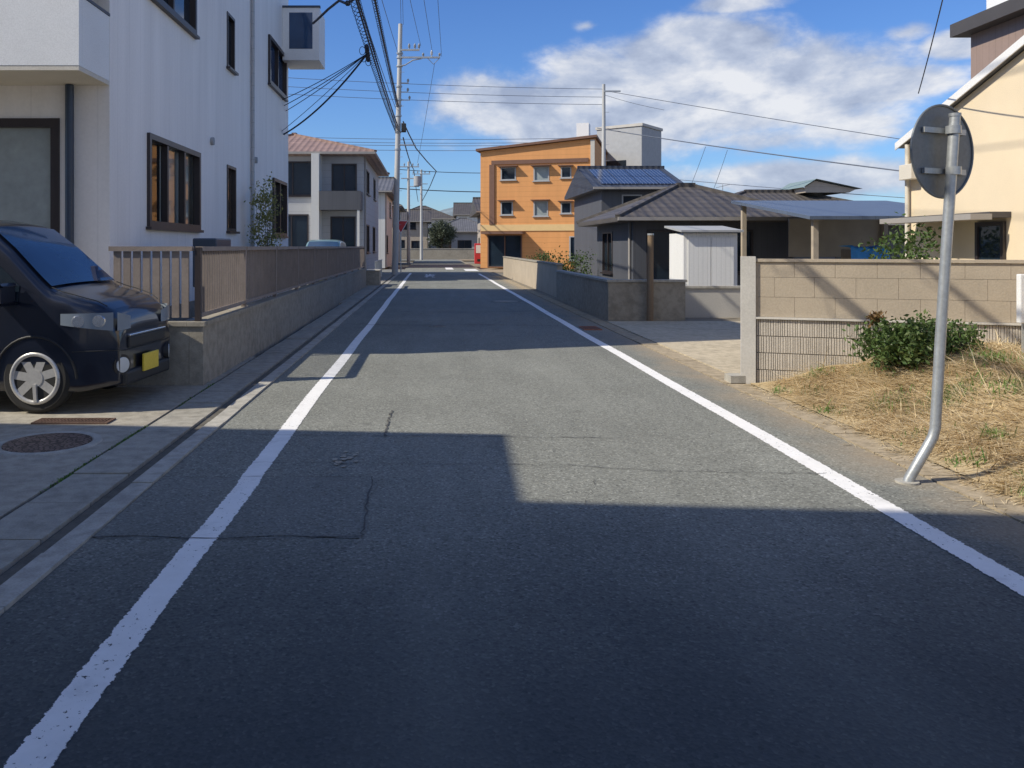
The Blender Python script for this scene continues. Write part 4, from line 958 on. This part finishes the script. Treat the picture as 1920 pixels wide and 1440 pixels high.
# ------------------------------------------------------------------ houses, sheds and yard on the right
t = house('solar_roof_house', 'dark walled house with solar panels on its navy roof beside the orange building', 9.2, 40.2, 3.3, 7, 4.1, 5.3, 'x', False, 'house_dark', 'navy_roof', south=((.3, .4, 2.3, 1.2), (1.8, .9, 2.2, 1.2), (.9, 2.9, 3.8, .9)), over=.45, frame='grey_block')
def RP(u, v, o): # on the south slope of the roof
    return (-1.9 + 3.8 * u, -3.95 + 3.7 * v, 4.12 + (5.3 - 4.12) * (3.7 * v) / 3.95 + o)
s = MB()
for i in range(4):
    for j in range(2):
        a, b = .06 + i * .225, .10 + j * .42; q = [RP(a, b, .06), RP(a + .215, b, .06), RP(a + .215, b + .40, .06), RP(a, b + .40, .06)]; s.add(q + [(x, y, z - .04) for x, y, z in q], [(0, 1, 2, 3), (0, 4, 5, 1), (1, 5, 6, 2), (2, 6, 7, 3), (3, 7, 4, 0)])
s.build('solar_panels', 'solar', t, False)
s = MB(); s.tube([(1.0, -3.98, 3.92), (.95, -3.9, 3.72), (.45, -3.62, 3.25), (.2, -3.56, 2.6), (.2, -3.56, 0)], .05, 8); s.build('downpipe', 'grey_block', t, False)
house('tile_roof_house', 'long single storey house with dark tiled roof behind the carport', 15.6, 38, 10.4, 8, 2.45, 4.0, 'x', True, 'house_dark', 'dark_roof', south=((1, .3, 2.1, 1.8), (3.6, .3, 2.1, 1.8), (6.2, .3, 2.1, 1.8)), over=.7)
t = thing('loft_roof', 'small raised metal roof vent on the dark tiled roof', 'roof vent', (17.6, 38, 3.85))
v = []
for y in (36.8, 39.2): v += [(16.65, y, 3.9), (18.6, y, 3.9), (18.9, y, 4.05), (17.05, y, 4.42), (16.6, y, 4.12)]
MB().add(v, [(0, 1, 2, 3, 4), (5, 9, 8, 7, 6), (1, 6, 7, 2), (0, 4, 9, 5)]).build('gable', 'house_tan', t)
MB().add([(16.45, 36.6, 4.12), (17.05, 36.6, 4.5), (17.05, 39.4, 4.5), (16.45, 39.4, 4.12), (19.1, 36.6, 4.06), (19.1, 39.4, 4.06)], [(0, 1, 2, 3), (1, 4, 5, 2)]).build('metal_roof', 'green_metal', t)
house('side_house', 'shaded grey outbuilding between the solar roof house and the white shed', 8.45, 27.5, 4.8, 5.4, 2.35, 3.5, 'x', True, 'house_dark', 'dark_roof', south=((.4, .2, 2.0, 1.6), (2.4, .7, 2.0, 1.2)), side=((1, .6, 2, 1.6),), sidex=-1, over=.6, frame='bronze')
t = thing('storage_shed', 'white corrugated storage shed with a ribbed door in the yard on the right', 'shed', (6.8, 20.6, 0))
MB().box(6.1, 7.4, 20.0, 21.2, .0, 1.82).build('wall', 'white_sheet', t)
MB().add([(6.0, 19.85, 1.84), (7.5, 19.85, 1.84), (7.5, 21.3, 1.98), (6.0, 21.3, 1.98), (6.0, 19.85, 1.89), (7.5, 19.85, 1.89), (7.5, 21.3, 2.03), (6.0, 21.3, 2.03)], [(0, 1, 5, 4), (1, 2, 6, 5), (2, 3, 7, 6), (3, 0, 4, 7), (4, 5, 6, 7), (3, 2, 1, 0)]).build('roof', 'grey_block', t)
MB().box(6.2, 6.74, 19.965, 19.998, .08, 1.72).box(6.76, 7.3, 19.965, 19.998, .08, 1.72).build('door', 'white_sheet', t)
t = thing('carport', 'open carport with blue-grey metal roof behind the beige wall', 'carport', (10.6, 21, 0))
MB().add([(8.7, 19, 2.12), (13.2, 19, 2.12), (13.2, 24, 2.75), (8.7, 24, 2.75), (8.7, 19, 2.2), (13.2, 19, 2.2), (13.2, 24, 2.83), (8.7, 24, 2.83)], [(0, 1, 5, 4), (1, 2, 6, 5), (2, 3, 7, 6), (3, 0, 4, 7), (4, 5, 6, 7), (3, 2, 1, 0)]).build('roof', 'blue_metal', t)
for x in (8.95, 13.0):
    for y in (19.3, 23.7): MB().box(x - .06, x + .06, y - .06, y + .06, 0, 2.13 + (y - 19) * .126).build('post', 'beige_block', t)
MB().box(10.3, 13.0, 23.8, 23.86, 1.2, 2.3).build('back_panel', 'beige_block', t)
def TP(u, v):
    w_ = .02 * math.sin(u * 17 + v * 4) + .015 * math.sin(u * 31)
    if v < .4: return (10.45 + .95 * u, 20.58 + w_, 1.10 + .42 * v / .4)
    return (10.45 + .95 * u, 20.58 + (v - .4) * 1.2, 1.52 + w_ * .6 - .05 * math.sin(u * 3.1))
tag(MB().grid(TP, 26, 12).build('tarp', 'tarp'), 'bright blue tarp draped over boxes under the carport', 'tarp')
t = thing('timber_stack', 'stack of brown timber boxes under the blue tarp', 'stack', (11.1, 21, 0)); MB().bbox(10.5, 11.35, 20.65, 21.3, 0, .6, .02).build('lower_box', 'wood_post', t); MB().bbox(10.53, 11.33, 20.68, 21.28, .603, 1.42, .02).build('upper_box', 'wood_post', t)
t = thing('low_grey_wall', 'low grey concrete wall along the right kerb before the outbuilding', 'wall', (4, 17, 0))
MB().box(3.55, 5.1, 16.6, 16.75, -.05, .78).box(3.55, 3.7, 16.753, 23.5, -.05, .78).build('body', 'wall_conc', t); MB().box(3.52, 5.13, 16.57, 16.78, .783, .83).box(3.52, 3.73, 16.783, 23.5, .783, .83).build('coping', 'gutter_pale', t)
t = thing('yard_wall', 'low pale wall at the back of the right driveway', 'wall', (6.8, 17.4, 0)); MB().box(5.25, 9.5, 17.3, 17.45, -.05, .62).build('body', 'pillar_grey', t); MB().box(5.22, 9.53, 17.27, 17.48, .623, .67).build('coping', 'gutter_pale', t)
t = thing('kerb_wall', 'brown block wall along the right kerb in front of the orange building', 'wall', (3.7, 33, 0)); MB().box(3.65, 3.8, 24.0, 42.0, -.05, .95).build('body', 'beige_block', t); MB().box(3.62, 3.83, 23.97, 42.0, .953, 1.0).build('coping', 'wall_conc', t)
t = thing('wooden_post', 'brown wooden post standing at the corner of the low grey wall', 'post', (4.35, 16.4, 0)); MB().tube([(4.35, 16.45, -.05), (4.36, 16.45, 1.72)], [.07, .06], 12).build('shaft', 'wood_post', t); MB().disc((4.36, 16.45, 1.74), (0, 0, 1), .066, .035, 12).build('cap', 'steel', t)
hedge_spots = [(4.6, 31, .5, 71), (5.4, 30.5, .6, 72), (4.5, 35.5, .5, 73)]
for (x, y, r_, sd_), lb in zip(hedge_spots, ('small green garden shrub behind the brown kerb wall nearest the outbuilding', 'rounder garden shrub right of the kerb wall shrub by the outbuilding', 'small shrub behind the kerb wall below the orange building')):
    bush('garden_shrub', lb, (x, y, .75), (r_, r_, .55), 26, 26, .09, sd_, 'hedge')

# ------------------------------------------------------------------ beige house on the far right
BX = 8.0
t = thing('cream_house', 'cream stucco gabled house with brown clad upper storey at the right edge', 'house', (11, 10.5, 0))
yn, yr, ys = 13.9, 9.0, 4.1; ze, zr = 3.20, 4.89
mb = MB(); mb.add([(BX, ys, 0), (BX, yn, 0), (BX, yn, ze), (BX, yr, zr), (BX, ys, ze)], [(4, 3, 2, 1, 0)])
mb.quad((BX, yn, 0), (15, yn, 0), (15, yn, ze), (BX, yn, ze)); mb.quad((15, ys, 0), (BX, ys, 0), (BX, ys, ze), (15, ys, ze)); mb.add([(15, ys, 0), (15, yn, 0), (15, yn, ze), (15, yr, zr), (15, ys, ze)], [(0, 1, 2, 3, 4)]); mb.build('wall', 'cream', t)
sl_ = (zr - ze) / (yn - yr)
for sgn, ye in ((1, yn + .16), (-1, ys - .16)):
    zz = zr - sl_ * abs(ye - yr); m_ = MB(); x0, x1 = BX - .10, 15.3
    v = [(x0, yr, zr + .02), (x1, yr, zr + .02), (x1, ye, zz + .02), (x0, ye, zz + .02)]
    m_.add(v + [(x, y, z + .09) for x, y, z in v], [(0, 1, 2, 3), (7, 6, 5, 4), (0, 4, 5, 1), (1, 5, 6, 2), (2, 6, 7, 3), (3, 7, 4, 0)]); r_ = m_.build('roof', 'grey_roof', t)
    MB().add([(BX - .12, yr, zr - .01), (BX - .12, ye, zz - .01), (BX - .12, ye, zz + .11), (BX - .12, yr, zr + .11), (BX - .102, yr, zr - .01), (BX - .102, ye, zz - .01), (BX - .102, ye, zz + .11), (BX - .102, yr, zr + .11)], [(0, 1, 2, 3), (7, 6, 5, 4), (0, 3, 7, 4), (1, 5, 6, 2), (3, 2, 6, 7), (0, 4, 5, 1)]).build('barge_board', 'white_paint', r_)
MB().box(9.5, 14.8, 6.8, 14.56, 3.2, 5.22).build('upper_wall', 'brown_clad', t)
MB().box(9.25, 15.2, 6.3, 14.75, 5.223, 5.45).build('upper_eave', 'dark_fascia', t)
MB().box(9.6, 14.6, 7.0, 14.3, 5.453, 6.3).build('parapet', 'balcony_white', t)
MB().box(BX - .30, BX - .004, 11.4, 13.6, 1.90, 1.98).build('awning', 'dark_fascia', t)
MB().box(BX - .6, BX - .303, 11.35, 13.65, 1.87, 1.95).build('awning_edge', 'fascia', t)
w_ = Plane((BX, 13), (0, -1), (-1, 0)); window(t, w_, .9, 1.5, .9, 1.85, 'bronze', 'dark_glass', rec=-.004, proud=.05, mull=0)
MB().bbox(BX - .2, BX - .003, 13.45, 13.8, 2.6, 2.85, .01).build('meter_box', 'soffit', t)
MB().tube([(BX - .06, 13.8, 0), (BX - .06, 13.8, 3.2)], .035, 8).build('downpipe', 'soffit', t)
bush('wall_shrub', 'dense green shrub beside the cream house under its awning', (7.3, 12.6, 1.15), (.45, .5, .65), 60, 28, .075, 81, 'hedge')

# ------------------------------------------------------------------ utility poles
def upole(label, x, y, h, lean=0, group='utility poles along the street', r0=.17, r1=.11):
    t = thing('utility_pole', label, 'utility pole', (x, y, 0), 0, group)
    MB().tube([(x, y, -.1), (x + lean * .5, y, h * .5), (x + lean, y, h)], [r0, (r0 + r1) / 2, r1], 16).build('shaft', 'pole_conc', t)
    st = MB()
    for i in range(int(h / .45) - 6):
        z = 2.2 + i * .45; q = x + lean * z / h; st.tube([(q, y - .1, z), (q + (.28 if i % 2 else -.0), y - .14, z)], .011, 5)
    st.build('step_bolts', 'steel', t); return t
PY = 44.0; PXX = -1.95
A = upole('tall grey concrete utility pole with two crossarms reaching right near the crossing', PXX, PY, PZ(45, PY), .3)
def ax(z): return PXX + .3 * z / 13.34
def ins(parent, x, y, z, h=.28, mat='porcelain'):
    m = MB(); m.tube([(x, y, z), (x, y, z + h * .25), (x, y, z + h * .3), (x, y, z + h * .6), (x, y, z + h * .65), (x, y, z + h)], [.03, .03, .07, .05, .07, .02], 10); return m.build('insulator', mat, parent)
z1, z2 = PZ(95, PY), PZ(109, PY)
arm = MB().bar((ax(z1), PY - .15, z1), (ax(z1) + 1.05, PY - .15, z1), .09, .09).build('crossarm', 'steel', A)
for q in (.5, .8, 1.02): ins(A, ax(z1) + q, PY - .15, z1 + .05, .3, 'grey_block')
arm = MB().bar((ax(z2), PY - .15, z2), (ax(z2) + 2.15, PY - .15, z2), .09, .09).build('crossarm', 'steel', A)
for q in (1.25, 1.7, 2.12): ins(A, ax(z2) + q, PY - .15, z2 + .05, .34 if q == 1.7 else .2, 'porcelain' if q == 1.7 else 'grey_block')
MB().tube([(ax(z2), PY - .15, PZ(125, PY)), (ax(z2) + .3, PY - .15, PZ(123, PY)), (ax(z2) + .7, PY - .15, PZ(114, PY)), (ax(z2) + 1.2, PY - .15, z2 - .05)], .035, 8).build('brace', 'steel', A)
MB().tube([(ax(z2) + 1.5, PY - .15, z2 - .05), (ax(z2) + 1.8, PY - .15, z2 - .36), (ax(z2) + 2.1, PY - .15, z2 - .05)], .02, 6).build('stay_yoke', 'steel', A)
bd = MB()
for py in (100, 108, 124, 162, 187, 198, 217, 248, 280): z = PZ(py, PY); bd.tube([(ax(z), PY, z - .04), (ax(z), PY, z + .04)], .175, 14)
bd.build('band', 'steel', A)
for py, ln in ((155, .5), (172, .5), (187, .6)): z = PZ(py, PY); MB().bar((ax(z), PY + .1, z), (ax(z) + ln, PY + .1, z), .05, .05).build('bracket', 'steel', A); ins(A, ax(z) + ln - .03, PY + .1, z + .03, .2, 'grey_block')
MB().bar((ax(7), PY - .1, PZ(272, PY)), (ax(7) + .95, PY - .1, PZ(272, PY)), .05, .05).build('cable_bracket', 'steel', A)
MB().bbox(ax(8.2) + .16, ax(8.2) + .42, PY - .2, PY + .1, PZ(248, PY), PZ(232, PY), .03).build('cable_closure', 'plastic', A)
upole('utility pole behind the camera carrying the street cables', -1.95, -7.5, 13.2, 0)
q_ = upole('slim utility pole rising behind the solar roof house in front of the clouds', PX(1132, 46), 46, PZ(158, 46), 0, r0=.15, r1=.09)
MB().bar((PX(1132, 46), 45.85, PZ(172, 46)), (PX(1132, 46) + .9, 45.85, PZ(172, 46)), .08, .08).build('crossarm', 'steel', q_)
fp = [(PX(766, 78), 78, PZ(303, 78), 'thin far utility pole with a transformer just right of the tall pole'), (PX(790, 92), 92, PZ(318, 92), 'farthest short utility pole between the cables above the street end')]
for i, (x, y, h, lb) in enumerate(fp):
    p_ = upole(lb, x, y, h)
    MB().bar((x - 1.0, y - .1, h - .5), (x + 1.0, y - .1, h - .5), .09, .09).build('crossarm', 'steel', p_)
    MB().bar((x - .7, y - .1, h - 1.6), (x + .7, y - .1, h - 1.6), .09, .09).build('crossarm', 'steel', p_)
    for q in (-.9, -.4, .4, .9): ins(p_, x + q, y - .1, h - .45, .3, 'grey_block')
    if i == 0:
        MB().tube([(x + .85, y - .3, PZ(349, y)), (x + .85, y - .3, PZ(331, y))], .36, 16).build('transformer', 'grey_block', p_)
        MB().bar((x, y - .2, PZ(350, y)), (x + 1.0, y - .2, PZ(350, y)), .08, .06).build('bracket', 'steel', p_)

# ------------------------------------------------------------------ cables
def span(a, b, sag, n=28):
    a, b = Vector(a), Vector(b); return [a + (b - a) * (i / n) - Vector((0, 0, sag * 4 * (i / n) * (1 - i / n))) for i in range(n + 1)]
def cable(label, pts, r=.014, mat='wire', group='overhead cables'):
    return tag(MB().tube(pts, r, 6).build('cable', mat), label, 'cable', group)
def spiral(label, pts, r, hr, pitch, group='overhead cables', mat='wire'):
    t = thing('bundled_cable', label, 'cable', pts[0], 0, group)
    MB().tube(pts, r, 6).build('core', mat, t)
    h = []; s = 0
    for a, b in zip(pts, pts[1:]):
        d = (b - a); l = d.length; n = max(1, int(l / pitch * 9)); x = d.normalized().cross(Vector((0, 0, 1))).normalized(); y = x.cross(d.normalized())
        for i in range(n): k = i / n; w = 2 * math.pi * (s + k * l) / pitch; h.append(a + d * k + (x * math.cos(w) + y * math.sin(w)) * hr - Vector((0, 0, hr * .9)))
        s += l
    MB().tube(h, .007, 4).build('spiral_hanger', mat, t); return t
NB = -7.5
def run(label, px, py, z_top_px, zt, r, sag, mat='wire', sp=None):
    """cable from the pole (seen at photo point px,py at the pole's distance) toward the pole behind the camera, crossing the photo's top edge at z_top_px"""
    a = Vector((PX(px, PY), PY, PZ(py, PY))); d = (zt - CH) * F / VY; b = Vector((PX(z_top_px, d), d, zt))
    k = (NB - a.y) / (b.y - a.y); e = Vector((a.x + (b.x - a.x) * k, NB, a.z + (b.z - a.z) * k)); e.x = max(min(e.x, .6), -2.4)
    # keep the point at the top edge on the sagging line
    u = 1 / k; e.z = (zt + sag * 4 * u * (1 - u) - a.z * (1 - u)) / u if u > .15 else e.z
    pts = span(a, e, sag, 40)
    return spiral(label, pts, r, *sp) if sp else cable(label, pts, r, mat)
run('thick black bundled cable with wire rings rising left of the tall pole', 746, 198, 703, 7.6, .03, .35, sp=(.07, .28))
run('loosely spiralled cable leaving the tall pole at its lowest bracket on the left', 745, 243, 668, 6.4, .022, .45, sp=(.11, .34))
run('thin plain wire between the two spiralled cables', 742, 203, 672, 7.0, .012, .3)
run('thin wire reaching the tall pole at its lower crossarm from the left', 748, 105, 716, 10.6, .012, .3, 'wire_grey')
run('left of two thin wires ending at the top of the tall pole', 752, 46, 751, 13.1, .012, .12, 'wire_grey')
run('right of two thin wires ending at the top of the tall pole', 756, 46, 755, 13.1, .012, .12, 'wire_grey')
run('thin wire dropping to the innermost insulator of the upper crossarm', 789, 86, 769, 11.2, .011, .2, 'wire_grey')
run('thin wire dropping to the middle of the long crossarm', 811, 100, 795, 11.2, .011, .2, 'wire_grey')
run('thin wire dropping to the tip of the long crossarm', 828, 106, 821, 11.2, .011, .2, 'wire_grey')
run('thick cable close beside the loosely spiralled one', 747, 238, 672, 6.55, .02, .4)
# service drops to the white house
K = Vector((PX(689, 22), 22, PZ(100, 22)))
for (py, y_, lb, r) in ((252, 24.6, 'thick black service drop curving down to the white house wall', .026), (187, 24.4, 'upper thin service drop to the white house', .012), (198, 24.7, 'second thin service drop to the white house', .013), (208, 25.0, 'third thin service drop to the white house', .012), (246, 24.3, 'thin service drop just above the thick curved one', .009)):
    e = Vector((HX, y_, PZ(py, y_))); a = Vector((PX(681, 20), 20, PZ(62, 20))) if py == 186 else K
    cable(lb, span(a, e, .22 if r > .02 else .06, 16), r, 'wire', 'service drops to the white house')
kn = thing('cable_joint', 'tangled black joint on the spiralled cable where service drops branch off', 'cable joint', K)
MB().tube([K + Vector((0, -.3, .12)), K, K + Vector((0, .3, -.12))], .06, 8).build('sleeve', 'wire', kn)
lp = MB()
for ox, oz, rr_ in ((-.14, .08, .11), (.02, -.22, .10), (-.1, -.14, .08), (.06, .06, .07)): lp.tube([K + Vector((ox + rr_ * .7 * math.cos(q * .35), .05, oz + rr_ * math.sin(q * .35))) for q in range(19)], .009, 5, False)
lp.build('cable_loop', 'wire', kn)
# thick drop at the top left corner of the balcony
a = Vector((PX(597, 20), 20, PZ(35, 20))); b = Vector((PX(636, 18), 18, PZ(1, 18))); cable('thick short cable reaching the balcony corner of the white house', [a + (a - b) * .3, a, (a + b) / 2 + Vector((0, 0, .02)), b, Vector((PX(650, 17.4), 17.4, PZ(7, 17.4))), Vector((PX(668, 16.5), 16.5, PZ(-4, 16.5)))], .03)
MB_ = thing('splice_case', 'small black splice case on the cable at the top of the frame', 'splice case', (PX(652, 17.4), 17.4, PZ(6, 17.4))); c_ = Vector(MB_.location); MB().tube([c_ + Vector((-.06, 0, 0)), c_ + Vector((-.03, 0, 0)), c_ + Vector((.03, 0, 0)), c_ + Vector((.06, 0, 0))], [.02, .06, .06, .02], 10).build('case', 'plastic', MB_)
# wires across the street
for py0, py1, lb in ((145, 166, 'upper of three wires crossing behind the tall pole'), (162, 181, 'middle of three wires crossing behind the tall pole'), (176, 195, 'lowest of three wires crossing behind the tall pole')):
    y = PY + .2; cable(lb, span((PX(420, y), y, PZ(py0 - 7, y)), (PX(1132, 46), 46, PZ(py1 + 1, 46)), .15), .013, 'wire_grey')
for i, (py, lb) in enumerate(((262, 'topmost far wire crossing low behind the tall pole'), (269, 'second far wire crossing low behind the tall pole'), (274, 'third far wire crossing low behind the tall pole'), (283, 'fourth far wire crossing low behind the tall pole'))):
    cable(lb, span((PX(520, 70), 70, PZ(py - 6, 70)), (PX(1120, 70), 70, PZ(py - 4, 70)), .2), .02, 'wire_grey')
cable('slack cable running from the tall pole out over the street', [Vector((PX(756, PY), PY, PZ(228, PY))), Vector((PX(766, 47), 47, PZ(250, 47))), Vector((PX(780, 51), 51, PZ(278, 51))), Vector((PX(800, 57), 57, PZ(302, 57))), Vector((PX(818, 64), 64, PZ(321, 64))), Vector((PX(806, 76), 76, PZ(350, 76))), Vector((PX(792, 92), 92, PZ(376, 92)))], .035)
cable('twin cable running from the tall pole along the left kerb to the far pole', span((PX(756, PY), PY, PZ(258, PY)), (PX(776, 78), 78, PZ(318, 78)), .25) + span((PX(776, 78), 78, PZ(318, 78)), (PX(784, 105), 105, PZ(378, 105)), .2), .035)
cable('wire across the street at the far transformer pole', span((PX(740, 78), 78, PZ(317, 78)), (PX(960, 78), 78, PZ(324, 78)), .15), .03)
cable('thick wire across the street at the farthest pole', span((PX(730, 92), 92, PZ(352, 92)), (PX(960, 92), 92, PZ(360, 92)), .15), .05)
cable('thin guy wire hanging from the long crossarm down to the street side', span((PX(815, PY), PY, PZ(118, PY)), (PX(783, PY + 14), PY + 14, PZ(305, PY + 14)), .1), .012, 'wire_grey')
for (x0, y0, d0, x1, y1, d1, r, lb, g) in ((1134, 170, 46, 1900, 293, 34, .016, 'upper sloping wire in front of the clouds on the right', 0), (1134, 178, 46, 1245, 206, 43.4, .012, 'short forked wire joining the upper sloping wire', 0), (1120, 240, 48, 1800, 334, 30, .025, 'thick sloping wire in the middle of the clouds on the right', 0), (1200, 330, 46, 1800, 378, 34, .014, 'lowest sloping wire just above the tiled roof', 0),
                                            (1323, 275, 41, 1288, 365, 42, .011, 'left thin drop wire below the thick sloping wire', 0), (1364, 281, 40, 1332, 370, 41, .011, 'right thin drop wire below the thick sloping wire', 0), (1800, -140, 9, 1722, 175, 13.4, .008, 'single dark wire falling from the top to the cream house', 0)):
    cable(lb, span((PX(x0, d0), d0, PZ(y0, d0)), (PX(x1, d1), d1, PZ(y1, d1)), .06 if r < .02 else .1, 16), r, 'wire_grey' if d0 > 20 else 'wire')
at_ = thing('roof_antenna', 'small television antenna on the dark tiled roof', 'antenna', (PX(1355, 38), 38, 3.7))
x = PX(1355, 38); MB().tube([(x, 38, 3.4), (x, 38, 4.35)], .015, 6).build('mast', 'steel', at_); q = MB().tube([(x - .3, 38, 4.2), (x + .3, 38, 4.34)], .012, 5)
for k in range(5): c = x - .24 + k * .12; q.tube([(c, 37.8, 4.21 + k * .028), (c, 38.2, 4.21 + k * .028)], .008, 4)
q.build('elements', 'steel', at_)
